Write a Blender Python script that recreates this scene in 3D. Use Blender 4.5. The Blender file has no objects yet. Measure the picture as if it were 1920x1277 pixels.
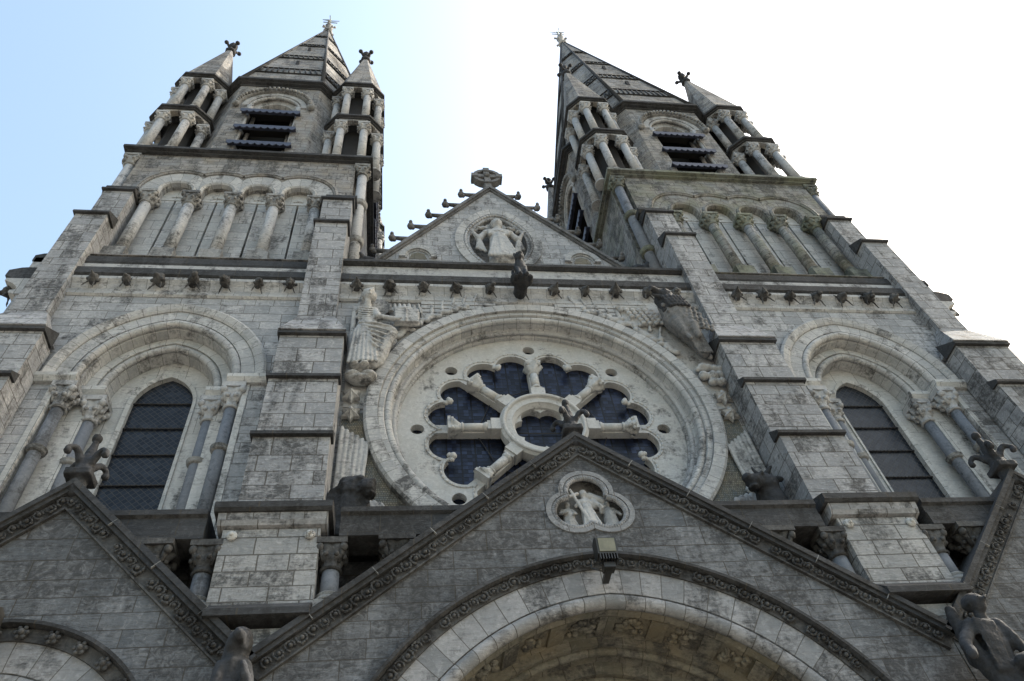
import bpy, bmesh, math, random
from mathutils import Vector, Matrix, geometry, noise as mnoise
sc = bpy.context.scene; PI = math.pi
R = math.radians
S = 0.72                                     # design units -> metres
# ------------------------------------------------------------ camera
def basis(yaw, pit, rol):
    F = Vector((math.sin(yaw)*math.cos(pit), math.cos(yaw)*math.cos(pit), math.sin(pit)))
    Rt = Vector((math.cos(yaw), -math.sin(yaw), 0)); U = Rt.cross(F)
    return Rt*math.cos(rol)+U*math.sin(rol), U*math.cos(rol)-Rt*math.sin(rol), F
cd = bpy.data.cameras.new("camera"); cam = bpy.data.objects.new("camera", cd); sc.collection.objects.link(cam)
r_, u_, f_ = basis(R(13.28852969), R(51.49321855), R(-9.58859135))
M = Matrix((r_, u_, -f_)).transposed().to_4x4(); M.translation = Vector((-3.26227132, -11.56010513, 1.6))*S
cam.matrix_world = M; cd.sensor_width = 36; cd.lens = 27.0; cd.clip_end = 3000; cd.clip_start = .05
sc.camera = cam
# ------------------------------------------------------------ light
SUN_EL, SUN_AZ = R(40), R(84)                # azimuth measured from +Y (behind the church) towards +X
w = bpy.data.worlds.new("World"); sc.world = w; w.use_nodes = True
nt = w.node_tree; nt.nodes.clear()
sky = nt.nodes.new('ShaderNodeTexSky'); sky.sky_type = 'NISHITA'; sky.sun_disc = False
sky.sun_elevation = SUN_EL; sky.sun_rotation = SUN_AZ; sky.air_density = 2.0; sky.dust_density = 5.2; sky.ozone_density = 1.4
bg = nt.nodes.new('ShaderNodeBackground'); bg.inputs['Strength'].default_value = .15
wo = nt.nodes.new('ShaderNodeOutputWorld'); nt.links.new(sky.outputs[0], bg.inputs[0]); nt.links.new(bg.outputs[0], wo.inputs[0])
sd = bpy.data.lights.new("sun", 'SUN'); sd.energy = 3.0; sd.angle = R(.6); sd.color = (1, .93, .82)
sun = bpy.data.objects.new("sun", sd); sc.collection.objects.link(sun)
sdir = Vector((math.sin(SUN_AZ)*math.cos(SUN_EL), math.cos(SUN_AZ)*math.cos(SUN_EL), math.sin(SUN_EL)))
sun.rotation_euler = sdir.to_track_quat('Z', 'Y').to_euler()
sc.view_settings.view_transform = 'Standard'; sc.view_settings.look = 'None'
sc.view_settings.exposure = 1.38; sc.view_settings.gamma = 1
# ------------------------------------------------------------ materials
def newmat(name):
    m = bpy.data.materials.new(name); m.use_nodes = True; n = m.node_tree; n.nodes.clear()
    out = n.nodes.new('ShaderNodeOutputMaterial'); b = n.nodes.new('ShaderNodeBsdfPrincipled')
    n.links.new(b.outputs[0], out.inputs[0]); return m, n, b
def nd(n, t, **k):
    x = n.nodes.new(t)
    for a, v in k.items():
        if a[0] == '_': x.inputs[a[1:].replace('_', ' ')].default_value = v
        else: setattr(x, a, v)
    return x
def mth(n, op, a, b=None, c=None):
    x = n.nodes.new('ShaderNodeMath'); x.operation = op
    for i, v in enumerate((a, b, c)):
        if v is None: continue
        if isinstance(v, (int, float)): x.inputs[i].default_value = v
        else: n.links.new(v, x.inputs[i])
    return x.outputs[0]
def mix(n, fac, a, b, typ='MIX'):
    x = n.nodes.new('ShaderNodeMix'); x.data_type = 'RGBA'; x.blend_type = typ
    for i, v in ((0, fac), (6, a), (7, b)):
        if isinstance(v, (int, float)): x.inputs[i].default_value = v
        elif isinstance(v, tuple): x.inputs[i].default_value = (*v, 1) if len(v) == 3 else v
        else: n.links.new(v, x.inputs[i])
    return x.outputs[2]
def ramp(n, v, lo, hi, a=0., b=1.):
    x = n.nodes.new('ShaderNodeMapRange'); x.inputs[1].default_value = lo; x.inputs[2].default_value = hi
    x.inputs[3].default_value = a; x.inputs[4].default_value = b; n.links.new(v, x.inputs[0]); return x.outputs[0]
def noise(n, vec, scale, detail=4, rough=.55, dist=0.):
    x = nd(n, 'ShaderNodeTexNoise', _Scale=scale, _Detail=detail, _Roughness=rough, _Distortion=dist)
    n.links.new(vec, x.inputs['Vector']); return x.outputs[0]
def stone(name, c1, c2, bw=.95, bh=.37, mortar=.012, soot=.4, sootcol=(.035, .037, .04), bump=.5, moss=0., brick=True, warm=0., streak=.22, bigs=1.7):
    c1 = (c1[0]*.89, c1[1]*.965, c1[2]*1.09); c2 = (c2[0]*.945, c2[1]*.985, c2[2]*1.10)
    m, n, b = newmat(name)
    tc = nd(n, 'ShaderNodeTexCoord'); geo = nd(n, 'ShaderNodeNewGeometry')
    pos = geo.outputs['Position']
    mp = nd(n, 'ShaderNodeMapping'); mp.inputs['Scale'].default_value = (1, 1, streak); n.links.new(pos, mp.inputs['Vector'])
    big = noise(n, mp.outputs[0], bigs, 6, .66, .7)
    mid = noise(n, pos, 3.2, 6, .65)
    fine = noise(n, pos, 26, 5, .7)
    vein = noise(n, pos, 9, 6, .7, 1.5)
    grit = noise(n, pos, 15, 6, .75, .4)
    mh = nd(n, 'ShaderNodeMapping'); mh.inputs['Scale'].default_value = (1, 1, 4.5); n.links.new(pos, mh.inputs['Vector'])
    hewn = noise(n, mh.outputs[0], 5.5, 6, .7, .8)
    if brick:
        uv = tc.outputs['UV']
        sp = nd(n, 'ShaderNodeSeparateXYZ'); n.links.new(uv, sp.inputs[0])
        wob = noise(n, pos, 5.0, 3, .6)
        wv = mth(n, 'MULTIPLY', mth(n, 'SUBTRACT', wob, .5), .018)
        v2 = mth(n, 'ADD', mth(n, 'ADD', sp.outputs[1], mth(n, 'MULTIPLY', mth(n, 'SINE', mth(n, 'MULTIPLY', sp.outputs[1], 2.3)), bh*.26)), wv)
        u2 = mth(n, 'ADD', sp.outputs[0], mth(n, 'ADD', mth(n, 'MULTIPLY', mth(n, 'SINE', mth(n, 'MULTIPLY', sp.outputs[0], 1.7)), bw*.16), wv))
        cb = nd(n, 'ShaderNodeCombineXYZ'); n.links.new(u2, cb.inputs[0]); n.links.new(v2, cb.inputs[1])
        br = nd(n, 'ShaderNodeTexBrick', offset=.47, offset_frequency=2, squash=.72, squash_frequency=3)
        br.inputs['Scale'].default_value = 1; br.inputs['Mortar Size'].default_value = mortar; br.inputs['Mortar Smooth'].default_value = .25
        br.inputs['Brick Width'].default_value = bw; br.inputs['Row Height'].default_value = bh; br.inputs['Bias'].default_value = 0
        br.inputs['Color1'].default_value = (0, 0, 0, 1); br.inputs['Color2'].default_value = (1, 1, 1, 1); br.inputs['Mortar'].default_value = (.4, .4, .4, 1)
        n.links.new(cb.outputs[0], br.inputs['Vector'])
        rnd = nd(n, 'ShaderNodeSeparateColor'); n.links.new(br.outputs['Color'], rnd.inputs[0]); rv = rnd.outputs[0]
        fac = br.outputs['Fac']
        t = mth(n, 'ADD', mth(n, 'MULTIPLY', rv, .55), mth(n, 'MULTIPLY', mid, .6))
    else:
        rv = mid; fac = None; t = mth(n, 'MULTIPLY', mid, 1.15)
    col = mix(n, ramp(n, t, .25, .95), c1, c2)
    col = mix(n, ramp(n, fine, .35, .75, 0, .4), col, tuple(v*.62 for v in c1))
    col = mix(n, ramp(n, vein, .52, .72, 0, .4), col, tuple(v*1.25 for v in c2))
    if brick: col = mix(n, ramp(n, hewn, .50, .68, 0, .38), col, tuple(v*.5 for v in c1))
    if warm: col = mix(n, ramp(n, noise(n, pos, 2.0, 4), .4, .7, 0, warm), col, (.33, .24, .11))
    if moss:
        up = ramp(n, noise(n, pos, 1.6, 5, .6), .42, .66, 0, moss)
        col = mix(n, up, col, (.11, .125, .055))
    # black crust: patchy, in vertical runs, a little different on each block
    s = mth(n, 'ADD', mth(n, 'ADD', mth(n, 'MULTIPLY', big, .62), mth(n, 'MULTIPLY', mth(n, 'SUBTRACT', grit, .5), .34)), mth(n, 'MULTIPLY', mth(n, 'SUBTRACT', hewn, .5), .22)); s = mth(n, 'ADD', s, mth(n, 'ADD', mth(n, 'MULTIPLY', mid, .35), mth(n, 'MULTIPLY', rv, .17)))
    th = .662-.25*soot
    sm = ramp(n, s, th-.03, th+.10, 0, .9)
    sm = mth(n, 'MULTIPLY', sm, ramp(n, vein, .30, .56, .35, 1))
    col = mix(n, sm, col, sootcol)
    h = mth(n, 'ADD', mth(n, 'MULTIPLY', fine, .25), mth(n, 'ADD', mth(n, 'MULTIPLY', mid, .5), mth(n, 'ADD', mth(n, 'MULTIPLY', vein, .45), mth(n, 'MULTIPLY', hewn, 1.1 if brick else .2))))
    if fac is not None:
        col = mix(n, mth(n, 'MULTIPLY', fac, .8), col, (.05, .045, .038))
        h = mth(n, 'SUBTRACT', mth(n, 'ADD', h, mth(n, 'MULTIPLY', rv, .5)), mth(n, 'MULTIPLY', fac, 1.6))
    bp = nd(n, 'ShaderNodeBump', _Strength=bump, _Distance=.03); n.links.new(h, bp.inputs['Height']); n.links.new(bp.outputs[0], b.inputs['Normal'])
    n.links.new(col, b.inputs['Base Color']); b.inputs['Roughness'].default_value = .86
    b.inputs['Specular IOR Level'].default_value = .3
    return m
G1, G2 = (.245, .243, .232), (.51, .50, .465)
M_wall = stone('ashlar_limestone', G1, G2, .68, .285, .008, soot=.24)
M_butt = stone('rock_faced_limestone', (.235, .233, .226), (.53, .52, .485), .70, .385, .010, soot=.34, bump=.9)
M_pier = stone('pier_limestone', (.24, .235, .22), (.46, .445, .40), .58, .275, .010, soot=.34, bump=.7)
M_port = stone('weathered_dimmed_portal_limestone', (.105, .108, .108), (.33, .33, .315), 0.92, .32, .008, soot=.64, bump=.8, streak=.42, bigs=1.05)  # real crust, plus base and soot darkened for the dimmer light low down
M_up = stone('tower_limestone', (.20, .195, .185), (.42, .405, .365), .62, .27, .010, soot=.42, warm=.25, bump=.7)
M_upm = stone('mossy_tower_limestone', (.20, .195, .18), (.41, .395, .345), .62, .27, .010, soot=.44, warm=.2, moss=.55, bump=.7)
M_pale = stone('pale_dressed_limestone', (.38, .37, .335), (.58, .56, .50), .60, 3.0, .006, soot=.12, bump=.3)
M_panel = stone('pale_arcade_panel_stone', (.33, .325, .30), (.56, .545, .50), .9, .42, .007, soot=.20, bump=.6)
M_vous = stone('dressed_voussoir_stone', (.32, .31, .285), (.55, .53, .475), .47, 9.0, .006, soot=.22, bump=.4)
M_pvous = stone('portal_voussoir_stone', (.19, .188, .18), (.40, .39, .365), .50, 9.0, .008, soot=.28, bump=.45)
M_soff = stone('dimmed_ochre_stained_stone', (.12, .112, .085), (.28, .26, .205), .62, 9.0, .008, soot=.34, bump=.45, warm=.22)  # base colour darkened too, painting in the dimmer light of the porches
M_smooth = stone('smooth_limestone', (.30, .29, .27), (.50, .485, .44), brick=False, soot=.30, bump=.4)
M_trac = stone('tracery_limestone', (.38, .37, .335), (.55, .535, .485), brick=False, soot=.10, bump=.22, warm=.12)
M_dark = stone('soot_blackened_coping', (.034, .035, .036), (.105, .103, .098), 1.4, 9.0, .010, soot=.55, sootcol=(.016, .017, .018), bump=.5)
M_carv = stone('soot_blackened_carving', (.035, .034, .032), (.16, .155, .14), brick=False, soot=.52, sootcol=(.014, .014, .015), bump=.6)
M_beast = stone('blackened_sculpture', (.022, .023, .025), (.072, .073, .075), brick=False, soot=.55, sootcol=(.014, .015, .016), bump=.6)
M_grey = stone('darkened_sculpture', (.09, .088, .082), (.27, .26, .24), brick=False, soot=.45, bump=.6)
M_relief = stone('carved_limestone', (.30, .29, .265), (.54, .52, .465), brick=False, soot=.32, bump=.5)
M_shaft = stone('grey_marble_shaft', (.13, .135, .14), (.21, .215, .215), brick=False, soot=.2, bump=.15)
M_cap = stone('weathered_capital', (.18, .175, .16), (.42, .405, .36), brick=False, soot=.42, bump=.6)
M_capm = stone('mossy_capital', (.13, .135, .11), (.28, .28, .22), brick=False, soot=.42, bump=.6, moss=.6)
M_mosaic = stone('mosaic_ground', (.08, .11, .13), (.30, .29, .22), .05, .05, .006, soot=.1, bump=.3, warm=.5)
def glass(name, diag=True):
    m, n, b = newmat(name)
    tc = nd(n, 'ShaderNodeTexCoord'); sp = nd(n, 'ShaderNodeSeparateXYZ'); n.links.new(tc.outputs['UV'], sp.inputs[0])
    u, v = sp.outputs[0], sp.outputs[1]
    if diag: p, q, sc_ = mth(n, 'ADD', u, v), mth(n, 'SUBTRACT', u, v), 6.5
    else: p, q, sc_ = u, v, 9.0
    def line(a, k):
        f = mth(n, 'FRACT', mth(n, 'MULTIPLY', a, k)); return mth(n, 'GREATER_THAN', mth(n, 'ABSOLUTE', mth(n, 'SUBTRACT', f, .5)), .44)
    l = mth(n, 'MAXIMUM', line(p, sc_*(1 if diag else .35)), line(q, sc_))
    cb = nd(n, 'ShaderNodeCombineXYZ')
    n.links.new(mth(n, 'FLOOR', mth(n, 'MULTIPLY', p, sc_)), cb.inputs[0]); n.links.new(mth(n, 'FLOOR', mth(n, 'MULTIPLY', q, sc_)), cb.inputs[1])
    wn = nd(n, 'ShaderNodeTexWhiteNoise', noise_dimensions='2D'); n.links.new(cb.outputs[0], wn.inputs['Vector'])
    geo = nd(n, 'ShaderNodeNewGeometry'); big = noise(n, geo.outputs['Position'], 2.6, 5, .6, 1.)
    col = mix(n, mth(n, 'MULTIPLY', ramp(n, wn.outputs[0], .2, 1), ramp(n, big, .35, .65, .2, 1.6)), (.004, .006, .014) if not diag else (.006, .009, .016), (.020, .030, .065) if not diag else (.020, .026, .038))
    col = mix(n, l, col, (.003, .003, .004) if not diag else (.05, .05, .05))
    n.links.new(col, b.inputs['Base Color'])
    h = mth(n, 'ADD', mth(n, 'MULTIPLY', l, .8), mth(n, 'MULTIPLY', wn.outputs[0], .5))
    bp = nd(n, 'ShaderNodeBump', _Strength=.55, _Distance=.03); n.links.new(h, bp.inputs['Height']); n.links.new(bp.outputs[0], b.inputs['Normal'])
    b.inputs['Roughness'].default_value = .32; b.inputs['Specular IOR Level'].default_value = .22
    return m
M_glass = glass('leaded_window_glass'); M_rose = glass('rose_window_glass', False)
def plain(name, c, rough=.5, metal=0.):
    m, n, b = newmat(name); geo = nd(n, 'ShaderNodeNewGeometry')
    f = noise(n, geo.outputs['Position'], 7, 5, .6)
    n.links.new(mix(n, ramp(n, f, .3, .7), tuple(v*.7 for v in c), tuple(v*1.15 for v in c)), b.inputs['Base Color'])
    b.inputs['Roughness'].default_value = rough; b.inputs['Metallic'].default_value = metal; return m
M_blue = plain('blue_painted_louvre', (.032, .040, .072), .6); M_iron = plain('dark_iron', (.02, .02, .022), .6)
M_black = plain('unlit_interior_black', (.012, .012, .013), .9); M_lamp = plain('floodlight_casing', (.018, .018, .018), .45)  # black laid in for unlit depth: belfry, slots, vents, turret cores, louvre boards
M_lens = plain('floodlight_glass', (.16, .155, .11), .2); M_vane = plain('weathered_copper', (.16, .19, .17), .5, .6)
M_lead = plain('grey_lead_roof', (.12, .13, .14), .6)
M_oak = plain('dark_oak_door', (.05, .03, .018), .6)
# ------------------------------------------------------------ mesh builder
OFF = [0.]                                  # depth offset of the wall plane being built
class MB:
    def __init__(s, sx=1): s.dy = OFF[0]; s.v = []; s.f = []; s.uv = []; s.sm = []; s.sx = sx
    def face(s, idx, uv=None, smooth=False): s.f.append(list(idx)); s.uv.append(uv); s.sm.append(smooth)
    def add(s, pts): k = len(s.v); s.v += [tuple(p) for p in pts]; return k
    def box(s, x0, x1, y0, y1, z0, z1):
        k = s.add([(x, y, z) for z in (z0, z1) for y in (y0, y1) for x in (x0, x1)])
        for q in ((0, 1, 3, 2), (4, 6, 7, 5), (0, 4, 5, 1), (2, 3, 7, 6), (0, 2, 6, 4), (1, 5, 7, 3)): s.face([k+i for i in q])
    def prism(s, poly, axis, a, b):
        # poly: 2-D outline; axis x: (y,z), y: (x,z), z: (x,y)
        def P(p, t): return (t, p[0], p[1]) if axis == 'x' else ((p[0], t, p[1]) if axis == 'y' else (p[0], p[1], t))
        n = len(poly); k = s.add([P(p, a) for p in poly]+[P(p, b) for p in poly])
        tris = geometry.tessellate_polygon([[Vector((p[0], p[1], 0)) for p in poly]]) if n > 4 else None
        if tris is None: s.face([k+i for i in range(n)]); s.face([k+n+i for i in range(n)])
        else:
            for t in tris: s.face([k+i for i in t]); s.face([k+n+i for i in t])
        for i in range(n): j = (i+1) % n; s.face([k+i, k+j, k+n+j, k+n+i])
    def plate(s, outer, holes, y0, y1):
        loops = [outer]+holes; tris = geometry.tessellate_polygon([[Vector((p[0], p[1], 0)) for p in L] for L in loops])
        flat = [p for L in loops for p in L]; N = len(flat)
        k = s.add([(p[0], y0, p[1]) for p in flat]+[(p[0], y1, p[1]) for p in flat])
        for t in tris: s.face([k+i for i in t]); s.face([k+N+i for i in t])
        o = 0
        for L in loops:
            n = len(L); d = 0.
            for i in range(n):
                j = (i+1) % n; e = math.dist(L[i], L[j])
                s.face([k+o+i, k+o+j, k+N+o+j, k+N+o+i], [(d, y0), (d+e, y0), (d+e, y1), (d, y1)]); d += e
            o += n
    def grid(s, rows, closed_u=False, closed_v=False, uvf=None, smooth=True, cap=False):
        # rows: list of lists of points
        nr, nc = len(rows), len(rows[0]); k = s.add([p for r in rows for p in r])
        for i in range(nr if closed_u else nr-1):
            i2 = (i+1) % nr
            for j in range(nc if closed_v else nc-1):
                j2 = (j+1) % nc
                uv = None
                if uvf:
                    uv = [uvf(i, j), uvf(i, j+1), uvf(i+1, j+1), uvf(i+1, j)]
                s.face([k+i*nc+j, k+i*nc+j2, k+i2*nc+j2, k+i2*nc+j], uv, smooth)
        if cap:
            s.face([k+j for j in range(nc)]); s.face([k+(nr-1)*nc+j for j in range(nc)])
    def lathe(s, prof, cx, cy, n=16, mod=None, a0=0., smooth=True):
        # prof: (r,z)
        rows = []
        for (r, z) in prof:
            rows.append([(cx+r*(1+(mod(2*PI*i/n, z) if mod else 0))*math.cos(a0+2*PI*i/n), cy+r*(1+(mod(2*PI*i/n, z) if mod else 0))*math.sin(a0+2*PI*i/n), z) for i in range(n)])
        rr = max(p[0] for p in prof)
        s.grid(rows, False, True, lambda i, j: (j/n*2*PI*rr, prof[min(i, len(prof)-1)][1]), smooth, True)
    def tube(s, p0, p1, r0, r1=None, n=10):
        r1 = r0 if r1 is None else r1; p0 = Vector(p0); p1 = Vector(p1); d = (p1-p0).normalized()
        a = d.orthogonal().normalized(); b = d.cross(a)
        s.grid([[tuple(p+(a*math.cos(2*PI*i/n)+b*math.sin(2*PI*i/n))*r) for i in range(n)] for p, r in ((p0, r0), (p1, r1))], False, True, None, True, True)
    def ball(s, c, r, n=8, rot=None):
        r = (r, r, r) if isinstance(r, (int, float)) else r
        rows = []
        for i in range(n//2+1):
            t = PI*i/(n//2); row = []
            for j in range(n):
                q = Vector((math.sin(t)*math.cos(2*PI*j/n)*r[0], math.sin(t)*math.sin(2*PI*j/n)*r[1], math.cos(t)*r[2]))
                if rot: q = rot @ q
                row.append((c[0]+q.x, c[1]+q.y, c[2]+q.z))
            rows.append(row)
        s.grid(rows, False, True)
    def arch(s, cx, cz, c, prof, n=20, full=False, smooth=False, drop=None, closed=True):
        """pointed (c>0) or round arch; prof = closed outline of (halfwidth, y)."""
        rows = []; us = []
        if full:
            for i in range(n*4):
                a = 2*PI*i/(n*4); us.append(a); rows.append([(cx+w*math.cos(a), y, cz+w*math.sin(a)) for w, y in prof])
            R0 = max(p[0] for p in prof); L = [0]
            for i in range(len(prof)): L.append(L[-1]+math.dist(prof[i], prof[(i+1) % len(prof)]))
            s.grid(rows, True, closed, lambda i, j: (i/(n*4)*2*PI*R0, L[j]), smooth); return
        def side(sg):
            out = []
            for i in range(n+1):
                row = []
                for w, y in prof:
                    r = w+c; am = math.acos(min(1, c/r)) if c > 0 else PI/2
                    a = am*i/n; row.append((cx+sg*(-c+r*math.cos(a)), y, cz+r*math.sin(a)))
                out.append(row)
            return out
        l = side(-1); rr = side(1); rows = l+rr[::-1][1:]
        if drop is not None: rows = [[(p[0], p[1], drop) for p in rows[0]]]+rows+[[(p[0], p[1], drop) for p in rows[-1]]]
        R0 = sum(p[0] for p in prof)/len(prof); L = [0]
        for i in range(len(prof)): L.append(L[-1]+math.dist(prof[i], prof[(i+1) % len(prof)]))
        A = [0]
        for i in range(1, len(rows)): A.append(A[-1]+math.dist(rows[i][0], rows[i-1][0]))
        nc = len(prof); k = s.add([p for r in rows for p in r])
        for i in range(len(rows)-1):
            for j in range(nc if closed else nc-1):
                j2 = (j+1) % nc
                s.face([k+i*nc+j, k+i*nc+j2, k+(i+1)*nc+j2, k+(i+1)*nc+j], [(A[i], L[j]), (A[i], L[j+1]), (A[i+1], L[j+1]), (A[i+1], L[j])], smooth)
        if closed:
            s.face([k+j for j in range(nc)]); s.face([k+(len(rows)-1)*nc+j for j in range(nc)])
def archpts(cx, cz, c, w, base, n=16):
    """outline of an arched opening, counter-clockwise in (x,z)"""
    r = w+c; am = math.acos(min(1, c/r)) if c > 0 else PI/2
    rt = [(cx-c+r*math.cos(am*i/n), cz+r*math.sin(am*i/n)) for i in range(n+1)]
    lt = [(cx+c-r*math.cos(am*i/n), cz+r*math.sin(am*i/n)) for i in range(n)][::-1]
    return [(cx-w, base), (cx+w, base)]+rt+lt
def circ(cx, cz, r, n=48, a0=0): return [(cx+r*math.cos(a0+2*PI*i/n), cz+r*math.sin(a0+2*PI*i/n)) for i in range(n)]
WL = {}                                      # world position of every object's origin
def planar_uv(me):
    uvl = me.uv_layers.new(name='UVMap') if not me.uv_layers else me.uv_layers[0]; return uvl
def make_mesh(name, mb, mat, origin=(0, 0, 0)):
    me = bpy.data.meshes.new(name); o = Vector(origin)
    vs = [(v[0]*mb.sx-o.x, v[1]+mb.dy-o.y, v[2]-o.z) for v in mb.v]
    me.from_pydata(vs, [], mb.f)
    uvl = me.uv_layers.new(name='UVMap')
    flat = []
    for p, uv in zip(me.polygons, mb.uv):
        if uv is None:
            nx, ny, nz = p.normal
            if abs(nz) > .8: uv = [(vs[i][0]+o.x, vs[i][1]+o.y) for i in p.vertices]
            else:
                l = math.hypot(nx, ny); tx, ty = -ny/l, nx/l; k = 1/max(.5, l)
                if abs(nx) < .05: tx, ty = 1, 0
                uv = [((vs[i][0]+o.x)*tx+(vs[i][1]+o.y)*ty, (vs[i][2]+o.z)*k) for i in p.vertices]
        for q in uv: flat += [q[0], q[1]]
    uvl.data.foreach_set('uv', flat)
    me.polygons.foreach_set('use_smooth', mb.sm)
    bm = bmesh.new(); bm.from_mesh(me); bmesh.ops.remove_doubles(bm, verts=bm.verts, dist=.0005)
    bmesh.ops.recalc_face_normals(bm, faces=bm.faces)
    bm.to_mesh(me); bm.free(); me.materials.append(mat); me.validate(); return me
def put(name, mb, mat, parent=None, at=None, label=None, kind=None):
    org = Vector(at) if at is not None else (Vector(WL[parent.name]) if parent else Vector((0, 0, 0)))
    me = make_mesh(name, mb, mat, org); return inst(me, name, parent, org, label, kind)
def inst(me, name, parent, at, label=None, kind=None, scale=None, rot=None):
    o = bpy.data.objects.new(name, me); sc.collection.objects.link(o); WL[o.name] = tuple(at)
    if parent: o.parent = parent; o.location = Vector(at)-Vector(WL[parent.name])
    else: o.location = at
    if scale: o.scale = scale
    if rot: o.rotation_euler = rot
    if label: o['label'] = label
    if kind: o['kind'] = kind
    return o
def thing(name, label, cat, at, group=None):
    o = bpy.data.objects.new(name, None); sc.collection.objects.link(o); o.location = at; WL[o.name] = tuple(at)
    o.empty_display_size = .3; o['label'] = label; o['category'] = cat
    if group: o['group'] = group
    return o
def tag(o, label, cat, group=None):
    o['label'] = label; o['category'] = cat
    if group: o['group'] = group
    return o
JOBS = []                                    # carvings waiting to be fused, all baked in one go at the end
# organic carving: blobs fused by a voxel remesh, baked to a plain mesh
def sculpt(name, blobs, mat, voxel=.03, rough=.02, smooth=2, freq=6):
    mb = MB()
    for b in blobs:
        if b[0] == 'e':
            rot = Matrix.Rotation(b[3][1], 3, b[3][0]) if len(b) > 3 else None
            mb.ball(b[1], b[2], 12, rot)
        elif b[0] == 'c': mb.tube(b[1], b[2], b[3], b[4], 10); mb.ball(b[1], b[3], 8); mb.ball(b[2], b[4], 8)
        elif b[0] == 'b': mb.box(*b[1])
    me = bpy.data.meshes.new(name); me.from_pydata(mb.v, [], mb.f)
    bm = bmesh.new(); bm.from_mesh(me); bmesh.ops.recalc_face_normals(bm, faces=bm.faces); bm.to_mesh(me); bm.free()
    me.materials.append(mat); JOBS.append((me, name, mat, voxel, rough, smooth, freq)); return me
def bake_carvings():
    tmp = []
    for me, name, mat, voxel, rough, smooth, freq in JOBS:
        o = bpy.data.objects.new('raw_block', me); sc.collection.objects.link(o); tmp.append(o)
        m = o.modifiers.new('r', 'REMESH'); m.mode = 'VOXEL'; m.voxel_size = voxel; m.use_smooth_shade = True
        if smooth: m2 = o.modifiers.new('s', 'SMOOTH'); m2.iterations = smooth; m2.factor = .5
    dg = bpy.context.evaluated_depsgraph_get(); dg.update()
    for o, (me, name, mat, voxel, rough, smooth, freq) in zip(tmp, JOBS):
        out = bpy.data.meshes.new_from_object(o.evaluated_get(dg)); no = mnoise.noise
        for v, n in zip(out.vertices, [Vector(x.vector) for x in out.vertex_normals]):
            v.co += n*(no(v.co*freq)*rough+no(v.co*freq*2.7)*rough*.5)
        out.materials.clear(); out.materials.append(mat)
        for q in sc.objects:
            if q.type == 'MESH' and q.data == me and q not in tmp: q.data = out
        out.name = name
    for o in tmp: bpy.data.objects.remove(o)
    for J in JOBS: bpy.data.meshes.remove(J[0])
def sculpt_put(name, blobs, mat, parent=None, at=(0, 0, 0), **k):
    a = Vector(at); me = sculpt(name, blobs, mat, **k); me.transform(Matrix.Translation(Vector((0, OFF[0], 0))-a)); return inst(me, name, parent, a)
rng = random.Random(4)
# column kit --------------------------------------------------------
def leafmod(n=8, amp=.10): return lambda a, z: amp*math.cos(n*a)*math.cos(z*31)
def shaft(mb, x, y, z0, z1, r, n=14): mb.lathe([(r, z0), (r*.97, (z0+z1)/2), (r*.94, z1)], x, y, n)
def base(mb, x, y, z0, h, r):
    mb.lathe([(r*1.5, z0), (r*1.55, z0+h*.25), (r*1.3, z0+h*.45), (r*1.18, z0+h*.6), (r*1.35, z0+h*.75), (r*1.05, z0+h)], x, y, 14)
def capital(mb, x, y, z0, z1, r, w):
    h = z1-z0; ab = h*.2; zt = z1-ab
    mb.lathe([(r*1.05, z0), (r*1.3, z0+h*.05), (r*1.05, z0+h*.1), (r*1.15, z0+h*.3), (r*1.55, z0+h*.42), (r*1.2, z0+h*.47), (r*1.5, z0+h*.62), (w*.92, zt-.01), (w*.80, zt)], x, y, 24,
             lambda a, z: (.14*math.cos(6*a)) if z > z0+h*.2 else 0)
    for i in range(4):
        a = PI/4+PI/2*i; mb.ball((x+math.cos(a)*w*1.08, y+math.sin(a)*w*1.08, zt-h*.10), (h*.13, h*.13, h*.15), 8)
        mb.tube((x+math.cos(a)*r*1.1, y+math.sin(a)*r*1.1, z0+h*.25), (x+math.cos(a)*w*1.05, y+math.sin(a)*w*1.05, zt-h*.06), h*.06, h*.10, 6)
    for i in range(8):
        a = PI/8+PI/4*i; mb.ball((x+math.cos(a)*r*1.55, y+math.sin(a)*r*1.55, z0+h*.44), (h*.09,)*3, 6)
    mb.box(x-w, x+w, y-w, y+w, zt, z1)
def annulet(mb, x, y, z, r, h=.16): mb.lathe([(r, z-h), (r*1.3, z-h*.8), (r*1.5, z-h*.35), (r*1.35, z), (r*1.6, z+h*.35), (r*1.3, z+h*.8), (r, z+h)], x, y, 16)
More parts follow.
